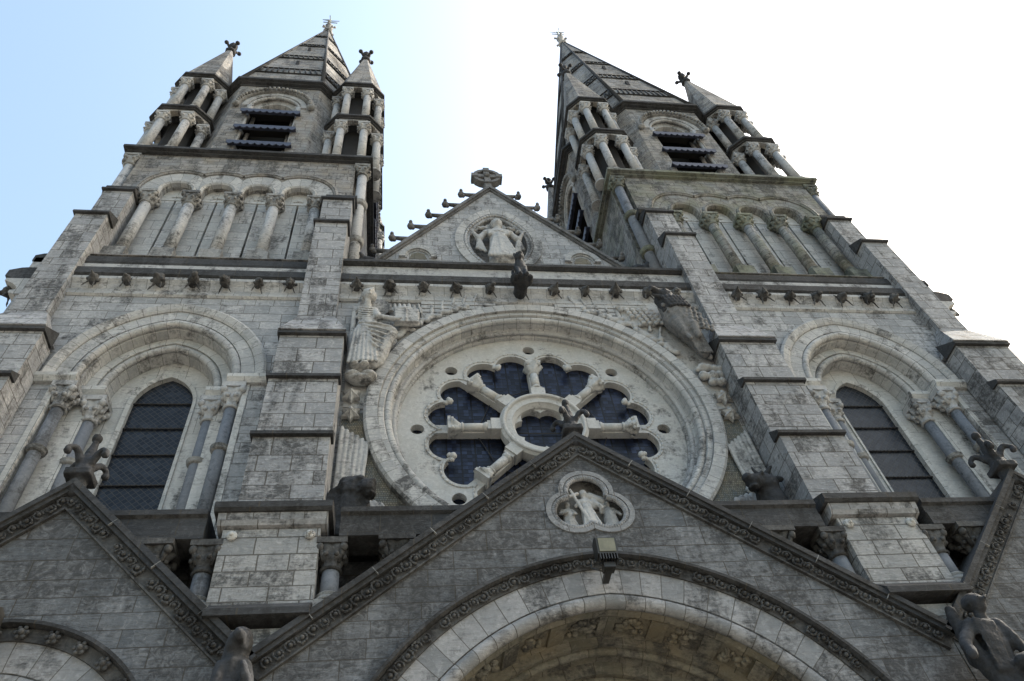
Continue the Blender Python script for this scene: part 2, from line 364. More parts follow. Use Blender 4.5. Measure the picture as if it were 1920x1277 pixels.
# carved heads, four kinds ------------------------------------------
def head_blobs(k):
    B = [('e', (0, -.08, 0), (.15, .15, .14)), ('e', (0, -.2, -.05), (.08, .10, .07)), ('c', (-.06, -.19, .05), (-.10, -.13, .08), .035, .03), ('c', (.06, -.19, .05), (.10, -.13, .08), .035, .03),
         ('e', (0, .04, .02), (.11, .12, .13))]
    if k == 0: B += [('c', (-.11, -.05, .07), (-.19, -.08, .15), .04, .02), ('c', (.11, -.05, .07), (.19, -.08, .15), .04, .02), ('e', (0, -.26, -.09), (.05, .05, .03))]
    if k == 1: B += [('e', (-.15, -.06, .0), (.05, .06, .09)), ('e', (.15, -.06, .0), (.05, .06, .09)), ('c', (0, -.2, -.03), (0, -.34, -.1), .05, .03)]
    if k == 2: B += [('e', (0, -.16, .10), (.12, .05, .04)), ('e', (-.13, -.1, -.08), (.05, .05, .06)), ('e', (.13, -.1, -.08), (.05, .05, .06)), ('c', (0, -.1, .1), (0, -.12, .2), .05, .02)]
    if k == 4: B += [('e', (0, -.1, .16), (.16, .10, .05)), ('e', (-.19, -.04, .03), (.05, .05, .05)), ('e', (.19, -.04, .03), (.05, .05, .05)), ('e', (0, -.27, .0), (.03, .05, .05)), ('e', (0, -.2, -.15), (.07, .05, .06))]
    if k == 5: B += [('c', (-.08, -.05, .1), (-.10, -.08, .24), .05, .015), ('c', (.08, -.05, .1), (.10, -.08, .24), .05, .015), ('e', (0, -.28, -.06), (.10, .06, .04)), ('e', (0, -.27, -.13), (.08, .05, .03))]
    if k == 3: B += [('e', (-.13, -.14, .06), (.06,)*3), ('e', (.13, -.14, .06), (.06,)*3), ('e', (0, -.22, -.12), (.09, .05, .03))]
    B += [('c', (-.09, -.02, -.12), (-.17, .05, -.36), .03, .018), ('c', (.09, -.02, -.12), (.17, .05, -.36), .03, .018)]
    return B
HEADS = [sculpt('carved_head', head_blobs(k), M_carv if k != 3 else M_cap, .018, .012, 1, 14) for k in range(6)]
# ------------------------------------------------------------ main cornice profile (y,z)
CORN_LOW = [(.3, 18.26), (-.02, 18.26), (-.07, 18.31), (-.07, 18.41), (-.02, 18.44), (-.03, 18.56), (-.08, 18.70), (-.15, 18.80), (-.17, 18.82), (-.17, 18.93), (.3, 18.93)]
CORN_STR = [(.3, 18.933), (-.12, 18.933), (-.14, 18.98), (-.20, 19.04), (-.20, 19.30), (-.10, 19.42), (-.05, 19.44), (.3, 19.44)]
CORN_FAS = [(.3, 19.443), (-.04, 19.443), (-.04, 19.92), (.3, 19.92)]
CORN_TOP = [(.3, 19.923), (-.08, 19.923), (-.18, 19.97), (-.18, 20.08), (-.08, 20.16), (.3, 20.18)]
CORN_TOPT = [(.3, 19.70), (-.03, 19.70), (-.06, 19.78), (-.06, 20.03), (.02, 20.12), (.3, 20.16)]
def cornice(parent, x0, x1, sx=1, heads=7, hx0=None, hx1=None, moss=False):
    m = MB(sx); m.prism(CORN_LOW, 'x', x0, x1); put('corbel_table', m, M_vous, parent)
    m = MB(sx); m.prism(CORN_STR, 'x', x0, x1); put('cornice', m, M_dark, parent)
    m = MB(sx); m.prism(CORN_FAS if x0 < 0 else [(y, min(z, 19.697)) for y, z in CORN_FAS], 'x', x0, x1); put('fascia', m, M_smooth, parent)
    m = MB(sx); m.prism(CORN_TOP if x0 < 0 else CORN_TOPT, 'x', x0, x1); put('string_course', m, M_dark, parent)
    for i in range(heads):
        x = (hx0+(hx1-hx0)*i/(heads-1))*sx; k = rng.choice([0, 1, 2, 4, 5, 3]); q_ = rng.uniform(.82, 1.05)
        inst(HEADS[k], 'carved_head', parent, (x, -.13+OFF[0], 18.74), scale=(q_*rng.uniform(.9, 1.1), q_, q_*rng.uniform(.9, 1.1)), rot=(R(rng.uniform(-22, -2)), R(rng.uniform(-9, 9)), R(rng.uniform(-22, 22))))
def buttress(parent, x0, x1, y_back, steps, sx, mat, ledge_x=.05):
    """steps: (z_bottom, z_top, y_front) from low to high; a dark weathering cap closes each"""
    m = MB(sx)
    for z0, z1, yf in steps: m.box(x0, x1, yf, y_back, z0, z1)
    b = put('buttress', m, mat, parent)
    for i, (z0, z1, yf) in enumerate(steps):
        yn = steps[i+1][2] if i+1 < len(steps) else yf+.45
        m = MB(sx); m.prism([(yf-.09, z1+.003), (yf-.09, z1+.085), (yn+.02, z1+.13+(yn-yf)*.9), (yn+.02, z1+.003)], 'x', x0-ledge_x, x1+ledge_x)
        put('weathering_ledge', m, M_dark, b)
    return b
# ------------------------------------------------------------ ground
m = MB(); m.add([(-600, -600, 0), (600, -600, 0), (600, 600, 0), (-600, 600, 0)]); m.face([0, 1, 2, 3])
gm, gn, gb = newmat('gravel_forecourt'); gg = nd(gn, 'ShaderNodeNewGeometry')
gc = mix(gn, noise(gn, gg.outputs['Position'], 30, 6, .7), (.16, .15, .13), (.27, .25, .215)); gn.links.new(gc, gb.inputs['Base Color']); gb.inputs['Roughness'].default_value = .95
g = put('ground', m, gm, kind='structure')
# ============================================================ CENTRAL FRONT
CF = thing('cathedral_front', 'pale limestone nave front with the great rose window under a crocketed gable', 'church front', (0, 0, 0))
XB = 4.57                                    # inner faces of the central buttresses
ROSE_Z = 14.05
OFF[0] = .15
m = MB(); m.plate([(-XB-.4, 8.5), (XB+.4, 8.5), (XB+.4, 19.4), (-XB-.4, 19.4)], [circ(0, ROSE_Z, 3.9, 96)], .02, .5); put('wall', m, M_wall, CF)
# mosaic field of the spandrels, let in between the sculptures
for s_ in (-1, 1):
    m = MB(s_)
    arc = [(math.cos(a)*4.06, ROSE_Z+math.sin(a)*4.06) for a in [R(-56+i*4) for i in range(15)]]
    m.prism(arc+[(4.5, ROSE_Z+math.sin(0)*4), (4.5, 10.4)], 'y', -.012, .015); put('mosaic_panel', m, M_mosaic, CF)
    m = MB(s_)
    arc = [(math.cos(a)*4.06, ROSE_Z+math.sin(a)*4.06) for a in [R(2+i*4) for i in range(20)]]
    m.prism(arc+[(4.5, 18.05), (4.5, ROSE_Z+.2)][::1], 'y', -.012, .015); put('spandrel_panel', m, M_relief, CF)
OFF[0] = .15; cornice(CF, -4.95, 4.95, 1, 11, -4.44, 4.36)
# horizontal carved bands either side of the ring crown
for s_ in (-1, 1):
    m = MB(s_)
    for k in range(5):
        z1 = 18.22-k*.15; z0 = z1-.125
        xi = math.sqrt(max(0, 16.4-(z0-ROSE_Z)**2)) if abs(z0-ROSE_Z) < 4.05 else .9
        m.box(max(xi, .8), 2.75, -.10+.015*k, .015, z0, z1)
    put('scroll_band', m, M_vous, CF)
# rose window
OFF[0] = .08
RW = MB()
outer = circ(0, ROSE_Z, 3.36, 96); holes = []
for i in range(8): holes.append(circ(2.87*math.sin(PI/4*i), ROSE_Z+2.87*math.cos(PI/4*i), .155, 20))
def rout(t, off=.40, lr=.44, cr=2.24):
    best = 0
    for sg in (-1, 1):
        a = sg*off/cr; cx_, cy_ = cr*math.sin(a), cr*math.cos(a); ux, uy = math.sin(t), math.cos(t)
        b = cx_*ux+cy_*uy; d = cx_*cx_+cy_*cy_-b*b
        if d < lr*lr: best = max(best, b+math.sqrt(lr*lr-d))
    return best
def sector(mid, sw=.125, lr=.44, rin=.95):
    th = PI/8-.005; pts = []
    N = 64
    for i in range(N+1):
        t = -th+2*th*i/N; ro = rout(t, lr=lr); lim = sw/math.sin(max(.001, PI/8-abs(t)))
        if ro > lim+.02 and ro > rin: pts.append((t, ro))
    tm = max(abs(pts[0][0]), abs(pts[-1][0]))
    inner = []
    for i in range(N+1):
        t = tm-2*tm*i/N; lim = sw/math.sin(max(.001, PI/8-abs(t))); r = max(rin, lim)
        inner.append((t, min(r, pts[0][1]-.01)))
    return [(r*math.sin(mid+t), ROSE_Z+r*math.cos(mid+t)) for t, r in pts+inner]
for i in range(8): holes.append(sector(PI/8+PI/4*i)[::-1])
def foil(n, r0, lr, rc, N=96): 
    out = []
    for i in range(N):
        a = 2*PI*i/N; best = r0
        for k in range(n):
            b = 2*PI*k/n+PI/n; d = rc*math.sin(a-b); bb = rc*math.cos(a-b)
            if bb > 0 and abs(d) < lr: best = max(best, bb+math.sqrt(lr*lr-d*d))
        out.append((best*math.sin(a), ROSE_Z+best*math.cos(a)))
    return out
holes.append(foil(6, .30, .27, .42))
RW.plate(outer, holes, .55, .78)
rose = put('rose_window', RW, M_trac, CF, at=(0, .6, ROSE_Z), label='pale stone wheel of eight spokes with blue glass')
# mouldings of the great ring
m = MB(); m.arch(0, ROSE_Z, 0, [(4.05, .1), (4.05, -.07), (3.99, -.12), (3.74, -.12), (3.74, .1)], 24, True, False); put('ring_moulding', m, M_vous, rose)
m = MB(); m.arch(0, ROSE_Z, 0, [(3.73, .3), (3.73, -.05), (3.62, -.05), (3.60, .0), (3.60, .3)], 24, True, False); put('ring_moulding', m, M_vous, rose)
m = MB(); m.arch(0, ROSE_Z, 0, [(3.53+.085*math.cos(a), .07+.085*math.sin(a)) for a in [2*PI*i/10 for i in range(10)]], 24, True, True); put('ring_moulding', m, M_vous, rose)
m = MB(); m.arch(0, ROSE_Z, 0, [(3.62, .5), (3.52, .10), (3.47, .14), (3.46, .28), (3.42, .30), (3.42, .5)], 24, True, False); put('ring_moulding', m, M_vous, rose)
m = MB(); m.arch(0, ROSE_Z, 0, [(3.40+.07*math.cos(a), .36+.07*math.sin(a)) for a in [2*PI*i/10 for i in range(10)]], 24, True, True); put('ring_moulding', m, M_smooth, rose)
m = MB(); m.arch(0, ROSE_Z, 0, [(3.46, .8), (3.40, .42), (3.31, .46), (3.31, .8)], 24, True, False); put('ring_moulding', m, M_vous, rose)
m = MB()                                     # raised rolls round the lobes and holes
for i in range(8):
    mid = PI/8+PI/4*i; P = []
    for sg in (-1, 1):
        a = mid+sg*.40/2.24; cx_, cz_ = 2.24*math.sin(a), ROSE_Z+2.24*math.cos(a); L = []
        for k in range(15):
            # arc facing outward
            b = a + (-1.75+3.5*k/14 if True else 0)
            L.append((cx_+.515*math.sin(b), cz_+.515*math.cos(b)))
        L = [p for p in L if math.hypot(p[0], p[1]-ROSE_Z) > 2.28]
        L = [p for p in L if (math.atan2(p[0], p[1]-ROSE_Z)-mid+PI) % (2*PI)-PI > -.02] if sg > 0 else [p for p in L if (math.atan2(p[0], p[1]-ROSE_Z)-mid+PI) % (2*PI)-PI < .02]
        for q0, q1 in zip(L, L[1:]): m.tube((q0[0], .548, q0[1]), (q1[0], .548, q1[1]), .026, .026, 6)
    hx, hz = 2.0*math.sin(mid), ROSE_Z+2.0*math.cos(mid)
put('lobe_roll', m, M_trac, rose)
for i in range(8):
    mid = PI/8+PI/4*i; r_ = 2.34; m = MB()
    x, z = r_*math.sin(mid), ROSE_Z+r_*math.cos(mid); dx, dz = math.sin(mid), math.cos(mid)
    m.tube((x+dx*.15, .62, z+dz*.15), (x-dx*.02, .55, z-dz*.02), .05, .05, 8); m.ball((x-dx*.06, .50, z-dz*.06), .085, 8)
    for sg in (-1, 1): m.ball((x-dx*.0+dz*.07*sg, .52, z-dx*.07*sg), .06, 8)
    put('cusp_knob', m, M_trac, rose)
# hub and spokes
m = MB()
m.arch(0, ROSE_Z, 0, [(1.03, .6), (1.03, .40), (.97, .34), (.90, .34), (.88, .38), (.74, .38), (.72, .42), (.66, .50), (.66, .6)], 20, True, False)
m.arch(0, ROSE_Z, 0, [(.935+.045*math.cos(a), .34+.045*math.sin(a)) for a in [2*PI*k/8 for k in range(8)]], 20, True, True)
put('hub', m, M_trac, rose)
m = MB(); sh = []
def spoke_mesh():
    a = MB(); a.box(-.17, .17, .36, .70, 1.0, 1.22); a.box(-.13, .13, .40, .70, 1.22, 1.30)
    a.lathe([(.125, 1.30), (.13, 1.34), (.105, 1.38), (.10, 1.40)], 0, .50, 14)
    a.lathe([(.10, 1.38), (.095, 1.86)], 0, .50, 14)
    a.lathe([(.10, 1.84), (.13, 1.87), (.10, 1.90)], 0, .50, 14)
    a.lathe([(.10, 1.88), (.12, 1.95), (.20, 2.05), (.17, 2.07), (.24, 2.13)], 0, .50, 20, lambda t, z: .16*math.cos(5*t) if z > 1.9 else 0)
    for k in range(4):
        t = PI/4+PI/2*k; a.ball((math.cos(t)*.20, .50+math.sin(t)*.20, 2.10), .055, 6)
    a.box(-.19, .19, .31, .68, 2.13, 2.20); a.box(-.12, .12, .56, .72, 1.2, 2.13)
    return a
spm = make_mesh('spoke', spoke_mesh(), M_trac)
for i in range(8): inst(spm, 'spoke', rose, (0, 0, ROSE_Z), rot=(0, PI/4*i, 0))
m = MB(); p = circ(0, ROSE_Z, 3.4, 64); k = m.add([(x, .74, z) for x, z in p]); m.face(range(k, k+64)); m2 = m
k = m.add([(x, .80, z) for x, z in p]); m.face(range(k, k+64))
for i in range(64): j = (i+1) % 64; m.face([i, j, 64+j, 64+i])
put('glass', m, M_rose, rose)
m = MB()
for i in range(8):                           # iron saddle bars
    mid = PI/8+PI/4*i
    for r_ in (1.45,):
        a0, a1 = mid-.30, mid+.30; m.tube((r_*math.sin(a0)*1.03, .70, ROSE_Z+r_*math.cos(a0)*1.03), (r_*math.sin(a1)*1.03, .70, ROSE_Z+r_*math.cos(a1)*1.03), .012, .012, 5)
m.tube((-.62, .70, ROSE_Z), (.62, .70, ROSE_Z), .012, .012, 5); put('saddle_bar', m, M_iron, rose)
# the back wall that closes the nave, roof
OFF[0] = 0.
GY = 1.8
m = MB(); m.prism([(-4.6, 19.0), (4.6, 19.0), (4.6, 22.03), (0, 28.23), (-4.6, 22.03)], 'y', GY+.28, GY+.5); put('gable_wall_core', m, M_up, CF)
mz = 24.35
def mand(w, h): return [(w*math.cos(a), mz+h*(math.sin(a)+.16*(abs(math.sin(a))**6)*(1 if math.sin(a) > 0 else -1))/1.16*1.05) for a in [2*PI*i/64 for i in range(64)]]
m = MB(); m.plate([(-4.6, 19.0), (4.6, 19.0), (4.6, 22.03), (0, 28.23), (-4.6, 22.03)], [mand(1.0, 1.6)[::-1]], GY, GY+.277); put('gable_wall', m, M_wall, CF)
m = MB(); m.prism([(-4.6, 18.9), (4.6, 18.9), (4.6, 21.9), (0, 28.0), (-4.6, 21.9)], 'y', GY+.5, 30); put('nave_roof', m, M_lead, CF)
m = MB(); m.box(-4.6, 4.6, .45, GY, 19.9, 20.1); put('parapet_gutter', m, M_lead, CF)
dz = 28.23-22.03; L_ = math.hypot(4.6, dz); nx_, nz_ = dz/L_, 4.6/L_
for s_ in (-1, 1):
    m = MB(s_); t = .12; e_ = 22.03-dz/4.6*.15
    m.prism([(0, 28.23), (4.75, e_), (4.75+nx_*t, e_+nz_*t), (0, 28.23+t/nz_*1.0)], 'y', GY-.14, GY+.62)
    m.prism([(0, 28.13), (4.70, e_-.04), (4.75, e_-.003), (0, 28.227)], 'y', GY-.07, GY-.003)
    put('gable_coping', m, M_grey, CF)
    for i in range(7):
        f = (i+.6)/7.3; x = 4.6*f; z = 28.35-dz*f; m = MB()
        xx = x*s_+.12*s_; z += .12; m.tube((xx-.2*s_, GY+.1, z-.1), (xx+.50*s_, GY+.1, z+.02), .12, .065, 8)
        m.ball((xx+.60*s_, GY+.1, z+.02), (.13, .14, .15), 8); m.ball((xx+.60*s_, GY-.02, z+.10), .075, 6); m.ball((xx+.62*s_, GY+.2, z+.08), .075, 6); m.ball((xx+.52*s_, GY+.1, z-.09), .085, 6)
        put('crocket', m, M_grey, CF)
# celtic cross
m = MB(); cz_ = 29.5
o8 = [(0+.56*math.cos(a), cz_+.56*math.sin(a)) for a in [PI/16+PI/8*i for i in range(16)]]
hl = []
for i in range(4):
    a0 = PI/4+PI/2*i; q = [a0-.50, a0-.17, a0+.17, a0+.50]
    hl.append([(.42*math.cos(a), cz_+.42*math.sin(a)) for a in q]+[(.16*math.cos(a0), cz_+.16*math.sin(a0))])
m.plate(o8, hl, GY-.0, GY+.30); m.box(-.11, .11, GY+.02, GY+.28, 28.3, 29.0); m.ball((0, GY-.04, cz_), (.13, .08, .13), 8)
for i in range(4):
    a = PI/2*i; m.box(.49*math.cos(a)-.12, .49*math.cos(a)+.12, GY-.04, GY+.34, cz_+.49*math.sin(a)-.12, cz_+.49*math.sin(a)+.12)
m.lathe([(.28, 28.3), (.16, 28.8), (.20, 28.9)], 0, GY+.2, 8)
put('gable_cross', m, M_grey, CF, label='wheel-headed cross with four pierced quadrants')
# mandorla and the two blind arches
def ringband(mb, o, i_, y0, y1): mb.plate(o, [i_], y0, y1)
m = MB(); A_, B_ = mand(1.50, 2.15), mand(1.20, 1.82)
k = m.add([(x, GY-.06, z) for x, z in A_]+[(x, GY+.04, z) for x, z in A_]+[(x, GY-.06, z) for x, z in B_]+[(x, GY+.04, z) for x, z in B_])
for i in range(64):
    j = (i+1) % 64
    for a, b in ((0, 64), (0, 128), (128, 192)): m.face([k+a+i, k+a+j, k+b+j, k+b+i], [(i*.11, a*.01), (i*.11+.11, a*.01), (i*.11+.11, .4+b*.01), (i*.11, .4+b*.01)])
    m.face([k+64+i, k+64+j, k+192+j, k+192+i])
put('mandorla_frame', m, M_vous, CF)
for w_, h_, r_, yy in ((1.14, 1.74, .055, GY-.02), (1.03, 1.62, .04, GY+.04)):
    m = MB(); A_ = mand(w_, h_)
    for a, b in zip(A_, A_[1:]+A_[:1]): m.tube((a[0], yy, a[1]), (b[0], yy, b[1]), r_, r_, 8)
    put('mandorla_frame', m, M_smooth, CF)
for s_ in (-1, 1):
    m = MB(); m.arch(2.75*s_, 23.15, .1, [(.62, GY+.1), (.62, GY-.10), (.42, GY-.10), (.42, GY-.04), (.36, GY-.04), (.36, GY+.1)], 12); put('blind_arch', m, M_vous, CF)
    m = MB(); m.prism([(2.45, 23.1), (3.05, 23.1), (2.95, 23.4), (2.75, 23.5), (2.55, 23.4)] if s_ > 0 else [(-2.45, 23.1), (-3.05, 23.1), (-2.95, 23.4), (-2.75, 23.5), (-2.55, 23.4)], 'y', GY-.012, GY+.1); put('blind_arch_panel', m, M_soff, CF)
# ============================================================ GALLERY between rose and portals (part of the front)
for x0, x1 in ((-4.2, -1.45), (1.45, 4.2), (-12.0, -6.3), (6.3, 12.0)):
    m = MB(); m.box(x0, x1, -1.33, -.8, 9.62, 9.88); m.prism([(-1.31, 9.885), (-1.31, 10.04), (-1.37, 10.08), (-1.37, 10.18), (-.5, 10.24), (-.5, 9.885)], 'x', x0, x1); put('gallery_lintel', m, M_dark, CF)
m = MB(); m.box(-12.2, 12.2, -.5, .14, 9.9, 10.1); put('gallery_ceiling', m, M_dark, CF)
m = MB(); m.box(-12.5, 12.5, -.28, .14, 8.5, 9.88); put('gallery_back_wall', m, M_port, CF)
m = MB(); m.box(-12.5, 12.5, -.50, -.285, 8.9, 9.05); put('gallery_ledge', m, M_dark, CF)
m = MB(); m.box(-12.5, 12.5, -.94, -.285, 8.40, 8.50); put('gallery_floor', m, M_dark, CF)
for x in (-9.9, -7.0, -3.27, 3.27, 7.0, 9.9, -6.22, -4.30, 4.30, 6.22):
    m = MB(); m.lathe([(.145, 8.5), (.135, 9.10)], x, -1.08, 14); c = put('gallery_column', m, M_shaft, CF, at=(x, -1.08, 8.2))
    m = MB(); capital(m, x, -1.08, 9.08, 9.617, .14, .24 if abs(x) in (6.22, 4.30) else .30); put('capital', m, M_carv, c)
    m = MB(); base(m, x, -1.08, 8.5, .18, .15); m.box(x-.2, x+.2, -1.29, -.88, 8.35, 8.5); put('base', m, M_cap, c)
# piers over the valleys, with moulded cap and sloped foot slab
for s_ in (-1, 1):
    m = MB(s_); m.box(4.50, 6.02, -1.30, -.3, 8.42, 9.80); p = put('gallery_pier', m, M_pier, CF)
    m = MB(s_); m.prism([(-1.20, 9.803), (-1.36, 9.84), (-1.40, 9.92), (-1.42, 10.05), (-.8, 10.05), (-.8, 9.803)], 'x', 4.40, 6.12); put('pier_cornice', m, M_pvous, p)
    m = MB(s_); m.prism([(-1.45, 10.055), (-1.50, 10.10), (-1.50, 10.22), (-1.20, 10.34), (-.8, 10.36), (-.8, 10.055)], 'x', 4.33, 6.19); put('pier_ledge', m, M_dark, p)
    m = MB(s_); m.prism([(-1.60, 8.08), (-1.60, 8.19), (-1.34, 8.41), (-.8, 8.43), (-.8, 8.08)], 'x', 4.50, 5.96); put('pier_sill', m, M_dark, p)
    for xx in (4.66, 5.86):
        m = MB(s_); m.ball((xx, -1.33, 9.66), (.09, .05, .09), 10); m.ball((xx, -1.38, 9.66), (.04, .03, .04), 8); put('rosette', m, M_pale, p)
    m = MB(s_); m.prism([(4.3, 7.977), (5.25, 7.2), (6.2, 7.977)], 'y', -1.385, -.8); put('valley_wall', m, M_pier, CF)
# ============================================================ BELL TOWERS
def octo(a, cy=0, cx=0, r0=PI/8): return [(cx+a/math.cos(PI/8)*math.cos(r0+PI/4*i), cy+a/math.cos(PI/8)*math.sin(r0+PI/4*i)) for i in range(8)]
def rotpt(p, k, cx, cy):
    x, y = p[0]-cx, p[1]-cy
    for _ in range(k): x, y = -y, x
    return (cx+x, cy+y)
def rotmb(mb, k, cx, cy): mb.v = [(*rotpt(v, k, cx, cy), v[2]) for v in mb.v]
TX, TY = 8.62, 5.15
def tower(sx, label):
    right = sx > 0; MU = M_upm if right else M_up; MC = M_capm if right else M_cap
    T = thing('bell_tower', label, 'church tower', (TX*sx, 4.5, 0), 'twin spired bell towers')
    P = lambda nm, mb, mat, par=T, **k: put(nm, mb, mat, par, **k)
    # lower stage with window recess (opening cut through)
    WX, SZ, C = 8.62, 15.18, .377; OFF[0] = .15
    m = MB(sx); m.plate([(4.9, 8.3), (12.60, 8.3), (12.60, 19.4), (4.9, 19.4)], [archpts(WX, SZ, C, 1.95, 10.0, 18)[::-1]], .0, .42); P('wall', m, M_wall)
    m = MB(sx); m.box(12.35, 12.60, .575, 9.3, 0, 18.9); P('wall', m, M_wall)
    for x0_, x1_ in ((4.9, 5.2), (12.2, 12.6)):
        m = MB(sx); m.box(x0_, x1_, .002, .42, 0, 8.29); P('wall', m, M_wall)
    m = MB(sx); m.plate([(6.3, 9.5), (10.9, 9.5), (10.9, 17.9), (6.3, 17.9)], [archpts(WX, SZ, C, 1.30, 10.0, 18)[::-1]], .423, .80); wr = P('window_surround', m, M_pale)
    m = MB(sx); m.plate([(6.9, 9.5), (10.3, 9.5), (10.3, 17.3), (6.9, 17.3)], [archpts(WX, SZ, C, .66, 10.0, 18)[::-1]], .803, 1.0); P('window_surround', m, M_pale)
    # archivolts
    m = MB(sx); m.arch(WX, SZ, C, [(2.36, .05), (2.36, -.10), (2.30, -.14), (2.16, -.10), (2.10, -.06), (2.10, .05)], 20); P('archivolt', m, M_vous, wr)
    m = MB(sx); m.arch(WX, SZ, C, [(2.09, .1), (2.09, -.03), (1.80, -.03), (1.80, .1)], 20); P('archivolt', m, M_vous, wr)
    m = MB(sx); m.arch(WX, SZ, C, [(1.70+.10*math.cos(a), .04+.10*math.sin(a)) for a in [2*PI*i/10 for i in range(10)]], 20, smooth=True); P('archivolt', m, M_vous, wr)
    m = MB(sx); m.arch(WX, SZ, C, [(1.80, .42), (1.78, .08), (1.58, .12), (1.56, .42)], 20); P('archivolt', m, M_vous, wr)
    m = MB(sx); m.arch(WX, SZ, C, [(1.555, .44), (1.555, .36), (1.34, .34), (1.34, .44)], 20); P('archivolt', m, M_pale, wr)
    m = MB(sx); m.arch(WX, SZ, C, [(1.24+.09*math.cos(a), .42+.09*math.sin(a)) for a in [2*PI*i/10 for i in range(10)]], 20, smooth=True); P('archivolt', m, M_vous, wr)
    m = MB(sx); m.arch(WX, SZ, C, [(1.32, .79), (1.30, .46), (1.17, .50), (1.14, .79)], 20); P('archivolt', m, M_vous, wr)
    m = MB(sx); m.arch(WX, SZ, C, [(.74, .83), (.74, .76), (.655, .80), (.655, .83)], 20, drop=10.0); P('archivolt', m, M_pale, wr)
    for sg in (-1, 1):                       # imposts, stepped jambs, shafts
        def X(a, b): return (WX+sg*a, WX+sg*b) if sg > 0 else (WX-b, WX-a)
        a, b = X(1.56, 2.42); m = MB(sx); m.prism([(-.16, 15.08), (-.16, 15.18), (.42, 15.18), (.42, 14.96), (-.08, 14.96)], 'x', a, b); P('impost', m, M_pale, wr)
        a, b = X(1.05, 1.60); m = MB(sx); m.prism([(.24, 15.06), (.24, 15.183), (.80, 15.183), (.80, 14.94), (.32, 14.94)], 'x', a, b); P('impost', m, M_pale, wr)
        a, b = X(1.92, 2.05); m = MB(sx); m.box(a, b, -.02, .3, 10.0, 14.96); P('jamb', m, M_pale, wr)
        for cx_, cy_, z1 in ((1.74, .14, 14.96), (1.22, .54, 14.94)):
            x = WX+sg*cx_; m = MB(sx); shaft(m, x, cy_, 10.2, 14.28, .135); c = P('column', m, M_shaft, T, at=(x*sx, cy_, 10.2))
            m = MB(sx); capital(m, x, cy_, 14.26, z1-.003, .14, .25); P('capital', m, M_smooth, c)
            m = MB(sx); annulet(m, x, cy_, 13.1, .13, .085); P('shaft_ring', m, M_cap, c)
    m = MB(sx); p = archpts(WX, SZ, C, .70, 9.9, 18); k = m.add([(x, .93, z) for x, z in p]); m.face(range(k, k+len(p)), None)
    k2 = m.add([(x, .97, z) for x, z in p]); m.face(range(k2, k2+len(p)))
    for i in range(len(p)): j = (i+1) % len(p); m.face([k+i, k+j, k2+j, k2+i])
    gl = P('window_glass', m, M_glass)
    for z in (11.05, 11.95, 12.85, 13.7, 14.5, 15.3):
        m = MB(sx); m.tube((WX-.66, .90, z), (WX+.66, .90, z), .022, .022, 6)
        for q in range(14): m.ball((WX-.62+q*.095, .89, z), .028, 6)
        P('glazing_bar', m, M_iron, gl)
    cornice(T, 5.7, 11.65, sx, 7, 6.15, 10.95); OFF[0] = 0.
    # outer buttress and the return of the cornice round the outer flank
    lo = [(0, 1.0, -.9), (1.0, 8.2, -.88), (10.25, 12.33, -.86), (12.33, 14.25, -.66), (14.25, 15.95, -.50)]
    for x0, x1, ux0, ux1 in ((4.57, 6.0, 4.87, 5.78), (11.02, 12.52, 11.48, 12.32)):
        buttress(T, x0, x1, .1, lo[(2 if x0 < 5 else 0):], sx, M_butt)
        m = MB(sx); kk = m.add([(x0-.05, -.62, 16.06), (x1+.05, -.62, 16.06), (x1+.05, .1, 16.06), (x0-.05, .1, 16.06), (ux0, -.08, 17.25), (ux1, -.08, 17.25), (ux1, .1, 17.3), (ux0, .1, 17.3)])
        for q in ((0, 1, 2, 3), (4, 5, 6, 7), (0, 1, 5, 4), (1, 2, 6, 5), (2, 3, 7, 6), (3, 0, 4, 7)): m.face([kk+i for i in q])
        P('buttress_offset', m, M_butt)
        buttress(T, ux0, ux1, 1.3, [(16.0, 21.85, -.13), (21.85, 24.1, .30)], sx, M_butt, .06)
    m = MB(sx)                              # flank cornice (outer side)
    for prof, nm, mt in ((CORN_LOW, 'corbel_table', M_vous), (CORN_STR, 'cornice', M_dark), (CORN_FAS, 'fascia', M_smooth), (CORN_TOPT, 'string_course', M_dark)):
        m = MB(sx); m.prism([(12.62-y*(2.6 if y < 0 else 1), z) for y, z in prof], 'y', .12, 9.6); P(nm, m, mt)
    for i in range(4): inst(HEADS[i % 3], 'carved_head', T, ((12.95)*sx, .42+i*1.0, 18.70), rot=(R(-12), 0, R(90*sx)))
    m = MB(sx)                              # flank buttress
    m.box(12.4, 13.1, .9, 2.0, 0, 14.0); m.prism([(12.4, 14.003), (13.15, 14.003), (12.62, 14.9), (12.4, 14.9)], 'y', .85, 2.05); P('buttress', m, M_butt)
    # ---- second stage: blind arcade
    Y1 = .80; X0, X1 = 4.62, 12.62; cxs = [TX-1.28*2+1.28*i for i in range(5)]; AZ = 24.65; AC = 25.22
    m = MB(sx); m.prism([(.12, 20.17), (.12, 20.2), (.45, 20.62), (1.2, 20.65), (1.2, 20.17)], 'x', 5.78, 11.48); P('sill', m, M_up if not right else M_upm)
    out = [(X0+.35, 24.55), (X0+.35, 28.2), (X1-.35, 28.2), (X1-.35, 24.55)]
    # spandrel plate with four arched notches (as a polygon with scalloped lower edge)
    low = []
    for i in range(4):
        c0 = (cxs[i]+cxs[i+1])/2; low += [(c0-.46, AZ), (c0-.46, AC)]+[(c0-.46*math.cos(a), AC+.48*math.sin(a)) for a in [PI*k/12 for k in range(1, 12)]]+[(c0+.46, AC), (c0+.46, AZ)]
